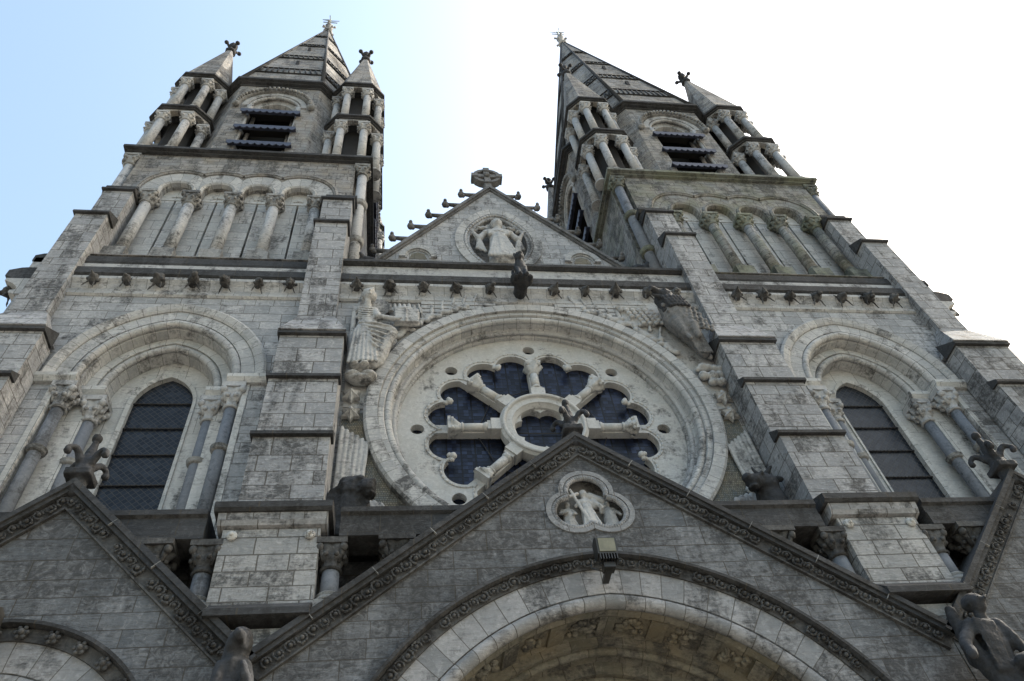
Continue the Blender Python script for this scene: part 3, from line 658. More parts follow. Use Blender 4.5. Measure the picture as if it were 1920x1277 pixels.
    poly = [(X0+.35, 24.55)]+[(cxs[0]-.25, 24.55), (cxs[0]-.25, AZ)]+low+[(cxs[-1]+.25, AZ), (cxs[-1]+.25, 24.55), (X1-.35, 24.55), (X1-.35, 28.2), (X0+.35, 28.2)]
    m = MB(sx); m.prism(poly, 'y', Y1, Y1+.5); P('arcade_wall', m, MU)
    for i in range(4):
        c0 = (cxs[i]+cxs[i+1])/2
        m = MB(sx); m.arch(c0, AC, 0, [(.60, Y1+.1), (.60, Y1-.06), (.54, Y1-.10), (.47, Y1-.06), (.465, Y1+.1)], 10, drop=AZ); P('arcade_arch', m, M_vous if not right else M_upm)
        m = MB(sx); m.arch(c0, AC, 0, [(.40, Y1+.3), (.40, Y1+.22), (.36, Y1+.24), (.36, Y1+.3)], 10); P('arcade_arch', m, M_vous)
    # scalloped hood: union of four larger arcs, drawn over the arcade
    m = MB(sx)
    for i in range(4):
        c0 = (cxs[i]+cxs[i+1])/2; r = 1.24; a0 = 0 if i == 3 else math.acos(.64/r); a1 = PI if i == 0 else PI-math.acos(.64/r)
        N = 14; rows = []
        for k in range(N+1):
            a = a0+(a1-a0)*k/N
            rows.append([(c0+(r+d)*math.cos(a), y, AC+(r+d)*math.sin(a)*1.10) for d, y in ((.05, Y1+.02), (.05, Y1-.07), (-.02, Y1-.10), (-.09, Y1-.05), (-.09, Y1+.02))])
        m.grid(rows, False, True, lambda i, j: (i*.25, j*.1), False, True)
    P('hood_moulding', m, MU)
    m = MB(sx)                               # white voussoir bands under the hood
    for i in range(4):
        c0 = (cxs[i]+cxs[i+1])/2; r0, r1 = .61, 1.12; N = 14; rows = []; lim0 = 0 if i == 3 else math.acos(.64/r1); lim1 = PI if i == 0 else PI-math.acos(.64/r1)
        for k in range(N+1):
            a = PI*k/N
            ro = r1 if lim0 <= a <= lim1 else min(r1, .635/abs(math.cos(a)))
            rows.append([(c0+q*math.cos(a), y, AC+q*math.sin(a)*(1.10 if q > .7 else 1)) for q, y in ((r0, Y1-.012), (ro, Y1-.012), (ro, Y1+.01), (r0, Y1+.01))])
        m.grid(rows, False, True, lambda i, j: (i*.11*2, [0, .4, .42, .8, .82][j]), False, True)
    P('arcade_arch', m, M_vous if not right else MU)
    for i, x in enumerate(cxs):
        m = MB(sx); shaft(m, x, Y1-.08, 21.3, 24.05, .178); c = P('arcade_column', m, M_smooth if not right else M_upm, T, at=(x*sx, Y1-.08, 20.4))
        m = MB(sx); capital(m, x, Y1-.08, 24.03, 24.648, .165, .275); P('capital', m, MC, c)
        m = MB(sx); base(m, x, Y1-.08, 21.10, .32, .165); m.box(x-.30, x+.30, Y1-.38, Y1+.2, 20.3, 21.10); P('base', m, MC, c)
    for x0, x1 in ((4.75, cxs[0]-.32), (cxs[-1]+.32, 12.45)):
        m = MB(sx); m.prism([(Y1-.36, 24.60), (Y1-.36, 24.72), (Y1+.02, 24.76), (Y1+.02, 24.50), (Y1-.26, 24.50)], 'x', x0, x1); P('impost', m, M_dark)
    m = MB(sx)                               # recessed back wall in slabs, with a dark slot in each bay
    zz0, zz1 = 20.4, 24.9
    xs = [4.9]+[v for i in range(4) for v in ((cxs[i]+cxs[i+1])/2-.032, (cxs[i]+cxs[i+1])/2+.032)]+[12.3]
    for i in range(0, len(xs), 2): m.box(xs[i], xs[i+1], Y1+.20, Y1+.55, zz0, zz1)
    P('arcade_wall', m, M_panel)
    m = MB(sx); m.box(4.9, 12.3, Y1+.18, Y1+.55, 24.903, 25.0); m.box(5.0, 12.2, Y1+.22, Y1+.55, 25.003, 25.9); P('tympanum', m, M_pale)
    for i in range(4):
        c0 = (cxs[i]+cxs[i+1])/2; m = MB(sx); m.ball((c0, Y1+.20, 25.2), (.06, .03, .06), 8); m.ball((c0+.11, Y1+.21, 25.16), (.07, .03, .035), 6); m.ball((c0-.11, Y1+.21, 25.16), (.07, .03, .035), 6); P('rosette', m, M_pale)
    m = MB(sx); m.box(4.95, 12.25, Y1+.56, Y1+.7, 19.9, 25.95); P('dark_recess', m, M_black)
    m = MB(sx); m.box(X0+.35, X1-.35, Y1+.71, 9.6, 18.9, 28.2); P('tower_core', m, MU)
    for a_, b_ in ((X0, X0+.37), (X1-.37, X1)): m = MB(sx); m.box(a_, b_, Y1+.55, 9.6, 19.0, 28.2); P('side_wall', m, MU)
    # pilasters either side of the arcade front
    for x0, x1 in ((X0+.35, cxs[0]-.62), (cxs[-1]+.62, X1-.35)): m = MB(sx); m.box(x0, x1, Y1+.002, Y1+.6, 19.5, 24.55); P('pilaster', m, M_butt if not right else MU)
    for x in (X0+.10, X1-.10):               # nook shafts at the corners
        m = MB(sx); shaft(m, x, Y1+.18, 19.9, 27.2, .18); c = P('nook_shaft', m, M_smooth if not right else M_shaft, T, at=(x*sx, Y1+.18, 20))
        m = MB(sx); capital(m, x, Y1+.18, 27.1, 27.75, .18, .27); P('capital', m, MC, c)
        for z in (22.6, 25.0): m = MB(sx); annulet(m, x, Y1+.18, z, .18, .15); P('shaft_ring', m, MC, c)
    # stage cornice
    m = MB(sx); m.prism([(X0-.25, .55), (X1+.25, .55), (X1+.25, 9.75), (X0-.25, 9.75)], 'z', 27.92, 28.06)
    m.prism([(X0-.13, .68), (X1+.13, .68), (X1+.13, 9.7), (X0-.13, 9.7)], 'z', 27.82, 27.917); m.prism([(X0-.02, .74), (X1+.02, .74), (X1+.02, 9.65), (X0-.02, 9.65)], 'z', 28.083, 28.2); P('stage_cornice', m, M_dark if not right else M_capm)
    # ---- belfry octagon
    AP = 4.05; B0, B1 = 28.1, 36.0
    hw = AP*math.tan(PI/8); OZ = 33.55; OW = .98
    oct_o = octo(AP, TY, TX); oct_i = octo(AP-.7, TY, TX)
    for k in range(8):
        if k % 2 == 0: continue
    m = MB(sx)
    for k in range(4):                       # diagonal faces, solid
        t = MB(sx)
        a = octo(AP, TY, TX); b = octo(AP-.6, TY, TX)
        # vertices k.. ordering: face i between vertex i and i+1; diag faces are i = 0,2,4,6
        i = 2*k; q = [a[i], a[(i+1) % 8], b[(i+1) % 8], b[i]]; m.prism(q, 'z', B0, B1)
    bel = P('belfry_wall', m, MU if False else M_up)
    for k in range(4):                       # cardinal faces with the bell opening; front is y-
        m = MB(sx); m.plate([(TX-hw, B0), (TX+hw, B0), (TX+hw, B1), (TX-hw, B1)], [archpts(TX, OZ, .18, OW, B0+.5, 14)[::-1]], TY-AP, TY-AP+.45)
        rotmb(m, k, TX, TY); P('belfry_wall', m, M_up)
        f = MB(sx); y0 = TY-AP
        f.arch(TX, OZ, .18, [(1.62, y0+.05), (1.62, y0-.14), (1.52, y0-.18), (1.38, y0-.12), (1.38, y0+.05)], 14)
        for q in range(25):                  # billets of the hood
            a = PI*(q+.5)/25; f.ball((TX+1.46*math.cos(a)*(1.0), y0-.20, OZ+1.50*math.sin(a)*(1+.05*math.sin(a))), (.085, .08, .085), 6)
        for sg in (-1, 1): f.ball((TX+sg*1.5, y0-.12, OZ-.12), (.18, .14, .2), 8)
        rotmb(f, k, TX, TY); P('hood_moulding', f, M_cap)
        f = MB(sx); f.arch(TX, OZ, .18, [(1.30, y0+.05), (1.30, y0-.03), (1.08, y0-.03), (1.08, y0+.1)], 14); f.arch(TX, OZ, .18, [(1.00+.07*math.cos(a), y0+.06+.07*math.sin(a)) for a in [2*PI*i/8 for i in range(8)]], 14, smooth=True)
        f.arch(TX, OZ, .18, [(.98, y0+.44), (.98, y0+.2), (.74, y0+.24), (.70, y0+.44)], 14); rotmb(f, k, TX, TY); P('belfry_arch', f, M_vous)
        for sg in (-1, 1):
            for dx, dy in ((.98, .10), (.78, .34)):
                f = MB(sx); shaft(f, TX+sg*dx, y0+dy, B0+.3, OZ-.4, .085, 10); f.lathe([(.09, OZ-.42), (.11, OZ-.36), (.09, OZ-.3), (.17, OZ-.04)], TX+sg*dx, y0+dy, 12); f.box(TX+sg*dx-.15, TX+sg*dx+.15, y0+dy-.15, y0+dy+.15, OZ-.04, OZ+.04)
                rotmb(f, k, TX, TY); P('belfry_column', f, M_smooth)
        for j, z in enumerate((32.45, 30.85, 29.35)):  # louvres: sloping board with scalloped valance
            f = MB(sx); L = 1.16; yv = y0-.20; th = .05
            N = 9; pts = [(TX-L, z+.26), (TX-L, z+.06)]
            for q in range(N):
                xa = TX-L+2*L*q/N; ww = 2*L/N
                for e in range(5): pts.append((xa+ww*(e/4)*.998, z+.08-.14*math.sin(PI*e/4)))
            pts += [(TX+L, z+.06), (TX+L, z+.26)]
            f.prism(pts[::-1], 'y', yv-.02, yv+.02)
            f.box(TX-L, TX+L, yv+.021, y0-.001, z+.22, z+.26)
            rotmb(f, k, TX, TY); lv = P('louvre', f, M_blue)
            f = MB(sx); f.prism([(yv+.03, z+.20), (yv+.03, z+.215), (y0+.50, z+.80), (y0+.50, z+.76)], 'x', TX-OW*.93, TX+OW*.93); rotmb(f, k, TX, TY); P('louvre_board', f, M_black, lv)  # board coloured black to stand in for the shade under the valance
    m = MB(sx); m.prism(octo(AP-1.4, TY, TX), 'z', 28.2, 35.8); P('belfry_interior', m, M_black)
    m = MB(sx); m.prism(octo(AP+.05, TY, TX), 'z', 35.72, 35.84); m.prism(octo(AP+.18, TY, TX), 'z', 35.843, 35.93); m.prism(octo(AP+.30, TY, TX), 'z', 35.933, 36.1); P('belfry_cornice', m, M_dark)
    # ---- spire
    ZA, Z0, A0 = (60.0 if right else 58.6), 36.1, 4.2
    LX, LY = (-.36, .05) if right else (0., 0.)   # the right spire stands a little out of true
    def ring(z, e=0.): t_ = (z-Z0)/(ZA-Z0); return [(x+LX*t_, y+LY*t_, z) for x, y in octo(A0*(ZA-z)/(ZA-Z0)+e, TY, TX)]
    m = MB(sx); kk = m.add(ring(Z0)+ring(ZA-.9))
    for i in range(8): j = (i+1) % 8; m.face([kk+i, kk+j, kk+8+j, kk+8+i])
    m.face(range(kk+8, kk+16)); m.face(range(kk, kk+8)); sp = P('spire', m, M_up)
    for i in range(8):
        a = ring(Z0, .02)[i]; b = ring(ZA-.9, .01)[i]; m = MB(sx); m.tube(a, b, .10, .05, 8); P('spire_rib', m, M_dark, sp)
    for zb, hb in ((38.3, 1.35), (43.2, 1.0), (48.4, .75), (53.3, .5)):
        m = MB(sx)
        for zz in (zb, zb+hb):
            k1 = m.add(ring(zz, .002)+ring(zz, .075)+ring(zz+.12, .05)+ring(zz+.12, .0))
            for i in range(8):
                j = (i+1) % 8
                for q in range(3): m.face([k1+q*8+i, k1+q*8+j, k1+q*8+8+j, k1+q*8+8+i])
        for i in range(8):                   # chevron diaper between the two fillets
            j = (i+1) % 8
            a0, a1 = [Vector(ring(zb+.14, .02)[q]) for q in (i, j)]; b0, b1 = [Vector(ring(zb+hb-.02, .02)[q]) for q in (i, j)]
            n_ = max(3, int((a1-a0).length/.26))
            for q in range(n_):
                p0 = a0.lerp(a1, (q+.1)/n_); p1 = b0.lerp(b1, (q+.6)/n_); p2 = a0.lerp(a1, min(1, (q+1.1)/n_)); m.tube(p0, p1, .045, .045, 4)
                if i % 2 == 0: m.tube(p1, p2, .045, .045, 4)
        P('spire_band', m, M_dark, sp)
    for zb in (41.3, 46.5):                   # small vents
        m = MB(sx)
        a = A0*(ZA-zb)/(ZA-Z0); vx = TX+LX*(zb-Z0)/(ZA-Z0); m.box(vx-.08, vx+.08, TY-a-.015, TY-a+.4, zb, zb+.6)
        P('spire_vent', m, M_black, sp)
    m = MB(sx); zt = ZA-.95; AX, AY = TX+LX, TY+LY
    m.lathe([(.20, zt), (.34, zt+.15), (.30, zt+.28), (.18, zt+.4), (.16, zt+.9), (.26, zt+1.15), (.30, zt+1.4), (.2, zt+1.6), (.1, zt+1.8)], AX, AY, 10)
    for q in range(8):
        a = PI/4*q; z = zt+.55 if q % 2 else zt+1.35
        m.tube((AX+.12*math.cos(a), AY+.12*math.sin(a), z-.15), (AX+.36*math.cos(a), AY+.36*math.sin(a), z+.12), .09, .06, 6); m.ball((AX+.40*math.cos(a), AY+.40*math.sin(a), z+.08), .10, 6)
    P('finial', m, M_smooth, sp)
    m = MB(sx); z = zt+1.75; m.tube((AX, AY, z), (AX, AY, z+1.5), .035, .03, 6); m.tube((AX-.5, AY, z+.75), (AX+.5, AY, z+.75), .035, .035, 6); m.tube((AX, AY-.5, z+.75), (AX, AY+.5, z+.75), .03, .03, 6)
    m.prism([(AX-.6, z+1.25), (AX-.1, z+1.2), (AX+.15, z+1.45), (AX+.6, z+1.35), (AX+.2, z+1.15), (AX-.1, z+1.1)], 'y', AY-.02, AY+.02); P('weather_vane', m, M_vane, sp)
    # ---- corner turrets
    PO = 3.34
    def chsq(h, c): return [(h, -h+c), (h, h-c), (h-c, h), (-h+c, h), (-h, h-c), (-h, -h+c), (-h+c, -h), (h-c, -h)]
    for ix in (-1, 1):
        for iy in (-1, 1):
            ux, uy = TX+ix*PO, TY+iy*PO
            def Q(h, c): return [(ux+a, uy+b) for a, b in chsq(h, c)]
            m = MB(sx); m.prism(Q(.50, .2), 'z', 28.2, 36); t = put('corner_turret', m, M_black, T, at=(ux*sx, uy, 28.2), label=None)  # core coloured black in place of the unlit hollow between the columns
            cols = [(a*1.0, b*1.0) for a, b in ((-.42, -.88), (.42, -.88), (.88, -.42), (.88, .42), (.42, .88), (-.42, .88), (-.88, .42), (-.88, -.42))]
            for (z0, z1, sc_) in ((28.2, 31.45, 1.07), (32.2, 35.3, 1.0)):
                for a, b in cols:
                    x, y = ux+a*sc_, uy+b*sc_
                    if math.hypot(x-TX, y-TY) < 4.25: continue
                    m = MB(sx); base(m, x, y, z0, .22, .17); shaft(m, x, y, z0+.2, z1-.5, .165, 12); capital(m, x, y, z1-.55, z1, .165, .235); put('turret_column', m, M_smooth, t)
                # arches between the capitals, entablature and cornice
                m = MB(sx); h = .98*sc_; c_ = .46*sc_; o_ = Q(h, c_); i_ = Q(h-.22, c_*.8)
                for q in range(8):
                    p0, p1 = Vector(o_[q]), Vector(o_[(q+1) % 8]); r0, r1 = Vector(i_[q]), Vector(i_[(q+1) % 8]); N = 8; rowsA = []
                    for e in range(N+1):
                        f = e/N; zz = z1+.02+.30*math.sqrt(max(0, 1-((f-.5)/.36)**2)) if abs(f-.5) < .36 else z1+.02
                        A = p0.lerp(p1, f); Bq = r0.lerp(r1, f)
                        rowsA.append([(A.x, A.y, zz), (A.x, A.y, z1+.42), (Bq.x, Bq.y, z1+.42), (Bq.x, Bq.y, zz)])
                    m.grid(rowsA, False, True, None, False, False)
                put('turret_arcade', m, M_up, t)
                m = MB(sx); m.prism(Q(h+.06, c_+.02), 'z', z1+.423, z1+.50); m.prism(Q(h+.14, c_+.05), 'z', z1+.503, z1+.63)
                kk = m.add([(x, y, z1+.633) for x, y in Q(h+.12, c_+.05)]+[(x, y, z1+.83) for x, y in Q(h-.12, c_)])
                for i in range(8): j = (i+1) % 8; m.face([kk+i, kk+j, kk+8+j, kk+8+i])
                m.face(range(kk+8, kk+16)); put('turret_cornice', m, M_dark, t)
            zt, za = 35.95, 42.1
            m = MB(sx); kk = m.add([(x, y, zt) for x, y in Q(1.06, .48)]+[(x, y, za) for x, y in Q(.13, .05)])
            for i in range(8): j = (i+1) % 8; m.face([kk+i, kk+j, kk+8+j, kk+8+i])
            m.face(range(kk+8, kk+16)); m.face(range(kk, kk+8)); put('turret_spirelet', m, M_up, t)
            m = MB(sx); m.lathe([(.16, za-.1), (.27, za+.02), (.27, za+.12), (.14, za+.2), (.13, za+.7), (.22, za+.9), (.20, za+1.05), (.1, za+1.15)], ux, uy, 8)
            for q in range(4):
                a = PI/4+PI/2*q; m.tube((ux+.08*math.cos(a), uy+.08*math.sin(a), za+.45), (ux+.34*math.cos(a), uy+.34*math.sin(a), za+.72), .09, .07, 6); m.ball((ux+.38*math.cos(a), uy+.38*math.sin(a), za+.74), .12, 8)
            put('turret_finial', m, M_beast, t)
    return T
tower(-1, 'left bell tower, plain grey limestone spire nearer the picture edge')
tower(1, 'right bell tower with greenish mossy arcade columns and spire')
for o in sc.objects:
    if o.name.startswith('bell_tower'): o['label'] = 'bell tower left of the rose window, clean grey blind arcade under its spire' if o.location.x < 0 else 'bell tower right of the rose window, mossy green staining on its blind arcade'
# ============================================================ PORTALS
def vine(mb, pts, r=.10, y=-1.7):
    """scrolling leaf ornament along a polyline of (x,z,angle)"""
    r_full = r
    for i, (x, z, a) in enumerate(pts):
        sg = 1 if i % 2 else -1; n = 7; last = None; r = r_full*rng.uniform(.82, 1.08); a += rng.uniform(-.3, .3)
        if rng.random() < .05: continue      # a leaf lost to weathering
        for k in range(n):
            t = a+sg*(PI*1.5*k/(n-1)-PI*.3); rr = r*(1-.05*k); p = (x+rr*math.cos(t), y-.015*(k % 2), z+rr*math.sin(t))
            if last: mb.tube(last, p, r*.22, r*.2, 5)
            last = p
        mb.ball((x, y-.02, z), (r*.42, r*.42, r*.42), 6); mb.ball((x+r*.95*math.cos(a+PI*.25*sg), y, z+r*.95*math.sin(a+PI*.25*sg)), (r*.3,)*3, 6)
def portal(cx, ax, half, zv, aw, asz, c, cat_label, group, central):
    """gable apex height ax, half width, valley height zv; arch half width aw (outer hood), springing asz"""
    T = thing('portal_gable', cat_label, 'church portal', (cx, -1.5, 0), group)
    Y0 = -1.40; sl = (ax-zv)/half
    hw = half-.02
    m = MB(); hole = archpts(cx, asz, c, aw-.70, 0.0, 28)
    hole = [p for p in hole]
    poly_out = [(cx-hw, 0), (cx-(aw-.70), 0)]+[p for p in hole[2:][::-1]]+[(cx+(aw-.70), 0), (cx+hw, 0), (cx+hw, zv), (cx, ax-.12), (cx-hw, zv)]
    # hole runs to the ground: single outline
    rt = [p for p in hole[2:]]
    order = sorted(set(rt), key=lambda p: -math.atan2(p[1]-asz, p[0]-cx))
    poly_out = [(cx-hw, 0), (cx-(aw-.70), 0)]+order+[(cx+(aw-.70), 0), (cx+hw, 0), (cx+hw, zv-.02), (cx, ax-.12), (cx-hw, zv-.02)]
    th = [] if not central else [trefoil(.60, .40)]
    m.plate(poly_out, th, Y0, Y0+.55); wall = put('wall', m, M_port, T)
    L = math.hypot(half, ax-zv); ux, uz = half/L, -(ax-zv)/L; nx, nz = -uz, ux
    for s_ in (-1, 1):
        def pt(t, d): return (cx+s_*(ux*t+nx*d), ax+uz*t+nz*d)
        # coping: outer cap, carved band below
        m = MB()
        e = L+.05
        def strip(d0, d1, y0, y1):
            # mitre at the apex (x = cx)
            t0 = -d0*nx/ux; t1 = -d1*nx/ux
            a_, b_, c2, d_ = pt(t0, d0), pt(e, d0), pt(e, d1), pt(t1, d1)
            m.prism([a_, b_, c2, d_], 'y', y0, y1)
        strip(.0, .09, Y0-.15, Y0+.75); strip(-.07, -.003, Y0-.11, Y0+.5); put('gable_coping', m, M_dark, T)
        m = MB(); strip(-.29, -.073, Y0-.03, Y0+.02); strip(-.32, -.293, Y0-.06, Y0+.02)
        pts = []; n_ = int(L/.185); an = math.atan2(uz, ux)
        for i in range(1, n_): q = pt(.08+i*.185, -.18); pts.append((q[0], q[1], an if s_ > 0 else PI-an))
        vine(m, pts, .093, Y0-.06); put('carved_gable_band', m, M_carv, T)
        for i in range(1, int(L/1.15)+1):    # pale mortar joints of the coping
            m = MB(); q0, q1 = pt(i*1.15, -.065), pt(i*1.15, .091); dx = .008
            m.prism([(q0[0]-ux*dx, q0[1]), (q0[0]+ux*dx, q0[1]), (q1[0]+ux*dx, q1[1]), (q1[0]-ux*dx, q1[1])], 'y', Y0-.1515, Y0-.1)
            put('coping_joint', m, M_cap, T)
    # hood with carved band, voussoirs, rolls, soffit
    m = MB(); m.arch(cx, asz, c, [(aw, Y0+.05), (aw, Y0-.15), (aw-.05, Y0-.15), (aw-.07, Y0-.08), (aw-.07, Y0+.05)], 32, drop=asz-3 if central else 0.); put('hood_moulding', m, M_dark, T)
    m = MB(); m.arch(cx, asz, c, [(aw-.073, Y0+.05), (aw-.073, Y0-.04), (aw-.26, Y0-.04), (aw-.26, Y0+.05)], 32)
    if central:
        pts = []
        for s_ in (-1, 1):
            r = aw-.165+c; am = math.acos(c/r); n_ = int(r*am/.18)
            for i in range(n_): a = am*(i+.5)/n_; pts.append((cx+s_*(-c+r*math.cos(a)), asz+r*math.sin(a), (a+PI/2) if s_ > 0 else PI/2-a))
        vine(m, pts, .088, Y0-.07)
        put('carved_hood_band', m, M_carv, T)
    else:
        put('carved_hood_band', m, M_carv, T)
        r = aw-.168+c; am = math.acos(c/r)
        for s_ in (-1, 1):
            for i in range(8):
                a = am*(i+.6)/8; x, z = cx+s_*(-c+r*math.cos(a)), asz+r*math.sin(a)
                m = MB(); m.ball((x, Y0-.07, z), (.085, .05, .085), 10); m.ball((x, Y0-.12, z), (.045, .04, .045), 8)
                for q in range(6): m.ball((x+.075*math.cos(q*PI/3), Y0-.10, z+.075*math.sin(q*PI/3)), (.035, .03, .035), 6)
                put('rosette', m, M_carv, T)
    V = M_pvous
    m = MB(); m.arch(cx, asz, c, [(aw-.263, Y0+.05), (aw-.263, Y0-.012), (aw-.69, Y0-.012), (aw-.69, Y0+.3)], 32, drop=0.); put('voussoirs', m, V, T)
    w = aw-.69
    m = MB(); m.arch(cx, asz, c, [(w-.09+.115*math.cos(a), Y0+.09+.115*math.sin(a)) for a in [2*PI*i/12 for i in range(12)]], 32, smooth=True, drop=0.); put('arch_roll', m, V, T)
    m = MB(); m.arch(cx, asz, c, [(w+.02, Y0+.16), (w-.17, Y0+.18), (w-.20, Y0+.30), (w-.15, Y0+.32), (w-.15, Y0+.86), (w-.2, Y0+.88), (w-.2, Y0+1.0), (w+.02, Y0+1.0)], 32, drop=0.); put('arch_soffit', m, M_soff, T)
    w2 = w-.15
    if central:                              # raised frames and carved panels on the soffit
        n_ = 7
        for s_ in (-1, 1):
            r = w2+c; am = math.acos(c/r)
            for i in range(n_):
                a0, a1 = am*(1-(i)/7.0), am*(1-(i+1)/7.0); 
                def S_(a, d, y): return (cx+s_*(-c+(r-d)*math.cos(a)), y, asz+(r-d)*math.sin(a))
                m = MB()
                g_ = .035
                for (b0, b1, y0, y1) in ((a0, a0-g_, Y0+.33, Y0+.86), (a1+g_, a1, Y0+.33, Y0+.86)):
                    kk = m.add([S_(b0, -.01, y0), S_(b1, -.01, y0), S_(b1, -.01, y1), S_(b0, -.01, y1), S_(b0, .05, y0), S_(b1, .05, y0), S_(b1, .05, y1), S_(b0, .05, y1)])
                    for q in ((0, 1, 2, 3), (4, 5, 6, 7), (0, 1, 5, 4), (1, 2, 6, 5), (2, 3, 7, 6), (3, 0, 4, 7)): m.face([kk+z for z in q])
                rr_ = random.Random(i*7+s_)
                for q in range(13):
                    a = a0+(a1-a0)*rr_.uniform(.28, .72); y = Y0+rr_.uniform(.44, .74); m.ball(S_(a, .02, y), (rr_.uniform(.04, .10), rr_.uniform(.04, .08), rr_.uniform(.03, .07)), 8)
                if i == 0:
                    for q in range(12): a = 2*PI*q/12; m.ball(S_(a0-.06+.045*math.cos(a), .02, Y0+.6+.17*math.sin(a)), .03, 6)
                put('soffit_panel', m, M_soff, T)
    # inner orders stepping in
    yy = Y0+.86; ww = w2
    orders = 3 if central else 2
    for k in range(orders):
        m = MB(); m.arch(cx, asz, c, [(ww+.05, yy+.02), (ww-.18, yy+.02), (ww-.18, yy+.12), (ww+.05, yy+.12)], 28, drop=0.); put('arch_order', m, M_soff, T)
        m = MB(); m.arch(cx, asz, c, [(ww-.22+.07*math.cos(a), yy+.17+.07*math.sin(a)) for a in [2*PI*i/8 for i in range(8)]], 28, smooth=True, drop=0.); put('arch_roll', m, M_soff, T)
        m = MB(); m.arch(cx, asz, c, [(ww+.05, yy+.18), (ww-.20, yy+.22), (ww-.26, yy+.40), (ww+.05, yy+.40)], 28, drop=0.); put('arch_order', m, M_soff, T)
        ww -= .28; yy += .38
    m = MB(); m.box(cx-ww-.3, cx+ww+.3, yy+.1, yy+.2, 0, 3.2); put('door', m, M_oak, T)
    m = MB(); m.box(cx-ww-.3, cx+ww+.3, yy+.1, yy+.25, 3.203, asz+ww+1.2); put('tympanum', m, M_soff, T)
    return T, wall
def trefoil(r, rc, zc=9.98, n=96, cx=0):
    out = []
    for i in range(n):
        a = 2*PI*i/n; best = .15
        for b in (0, 2*PI/3, -2*PI/3):
            d = rc*math.sin(a-b); bb = rc*math.cos(a-b)
            if abs(d) < r: best = max(best, bb+math.sqrt(r*r-d*d))
        out.append((cx+best*math.sin(a)*.82, zc+best*math.cos(a)*.76))
    return out[::-1]
TZ = 10.12
def tref(r, rc): return trefoil(r, rc, TZ)
_t = trefoil
def trefoil(r, rc, zc=TZ, n=96, cx=0): return _t(r, rc, zc, n, cx)
CP, cwall = portal(0, 11.66, 5.25, 7.45, 4.45, 4.36, .25, 'large central portal gable with a trefoil relief above the carved arch', 'gabled portals along the front', True)
SPs = [portal(s_*8.45, 10.60, 3.22, 7.45, 2.35, 5.72, .1, l_, 'gabled portals along the front', False)[0] for s_, l_ in ((-1, 'side portal gable at the left edge, with round rosettes along its arch'), (1, 'side portal gable cut by the right edge of the view, beside the cloaked figure'))]
# wall behind/between under the gables
# trefoil frame and its figures
m = MB(); m.plate(_t(.60, .40, TZ), [_t(.50, .385, TZ)], -1.425, -1.34); put('trefoil_frame', m, M_pvous, CP)
m = MB()
for rr_, rad, yy in ((.445, .055, -1.37),):
    p = _t(rr_, .385, TZ, 96); 
    for a, b in zip(p, p[1:]+p[:1]): m.tube((a[0], yy, a[1]), (b[0], yy, b[1]), rad, rad, 8)
put('trefoil_frame', m, M_pvous, CP)
m = MB(); m.prism(_t(.62, .42, TZ), 'y', -1.13, -1.09); put('relief_ground', m, M_cap, CP)
def robed(x, y, z0, h, lean=0, arm=0, halo=0., w=1., folds=5, r0=.16):
    """small robed figure facing the viewer: blobs"""
    H = h; B = []
    hx = x+lean*H; hz = z0+H*.92
    B.append(('e', (hx, y-.03*H, hz), (.075*H, .08*H, .095*H)))               # head
    B.append(('e', (hx, y-.02*H, hz+.045*H), (.085*H, .085*H, .07*H)))        # hair
    B.append(('c', (hx, y-.035*H, hz-.08*H), (hx, y-.05*H, hz-.11*H), .045*H, .03*H))  # neck/beard
    B.append(('e', (hx, y-.105*H, hz-.01*H), (.015*H, .02*H, .025*H)))
    B.append(('e', (x+lean*H*.8, y, z0+H*.72), (.15*H*w, .09*H, .13*H)))
    B.append(('c', (x+lean*H*.7, y, z0+H*.62), (x, y, z0+H*.08), .12*H*w, .17*H*w))
    for k in range(folds):
        f = (k/(folds-1)-.5)*2; B.append(('c', (x+lean*H*.5+f*.08*H*w, y-.10*H, z0+H*.5), (x+f*.17*H*w, y-.13*H, z0+H*.04), .016*H, .03*H))
    return B
def arms(x, y, z0, H, lr=((-.22, .62, -.12), (.22, .62, -.12)), w=1., lean=0):
    B = []
    for s_, (hx, hz, hy) in zip((-1, 1), lr):
        sh = (x+lean*H*.8+s_*.13*H*w, y, z0+.78*H); el = (x+s_*.23*H*w, y-.06*H, z0+.62*H); hd = (x+hx*H, y+hy*H, z0+hz*H)
        B += [('c', sh, el, .052*H, .045*H), ('c', el, hd, .045*H, .03*H), ('e', hd, (.028*H, .03*H, .035*H))]
        for q in range(4): B.append(('c', hd, (hd[0]+s_*.03*H+.012*H*(q-1.5), hd[1]-.03*H, hd[2]+.03*H), .009*H, .007*H))
    return B
y = -1.22
B = robed(.02, y, TZ-.50, .92, -.04, halo=1)+arms(.02, y, TZ-.50, .92, ((-.20, .66, -.10), (.26, .55, -.08)), 1)
B += [('c', (-.26, y-.10, TZ+.40), (.02, y-.12, TZ-.48), .03, .03), ('c', (-.32, y-.10, TZ+.24), (-.14, y-.10, TZ+.31), .03, .03), ('c', (.10, y+.03, TZ+.34), (.34, y+.03, TZ+.22), .09, .08), ('c', (.0, y+.03, TZ+.12), (.36, y+.02, TZ+.10), .05, .05)]
o = sculpt_put('carved_relief', B, M_relief, None, (0, -1.3, TZ-.6), voxel=.013, rough=.006, smooth=1); tag(o, 'central figure carrying a long cross in the trefoil above the arch', 'relief figure', 'figures inside the trefoil')
o = sculpt_put('carved_relief', robed(-.36, y, TZ-.50, .66, .03, w=1.3)+arms(-.36, y, TZ-.50, .66, ((-.05, .56, -.22), (.10, .50, -.22))), M_cap, None, (-.44, -1.1, TZ-.6), voxel=.014, rough=.007); tag(o, 'smaller figure with clasped hands left of the cross bearer in the trefoil', 'relief figure', 'figures inside the trefoil')
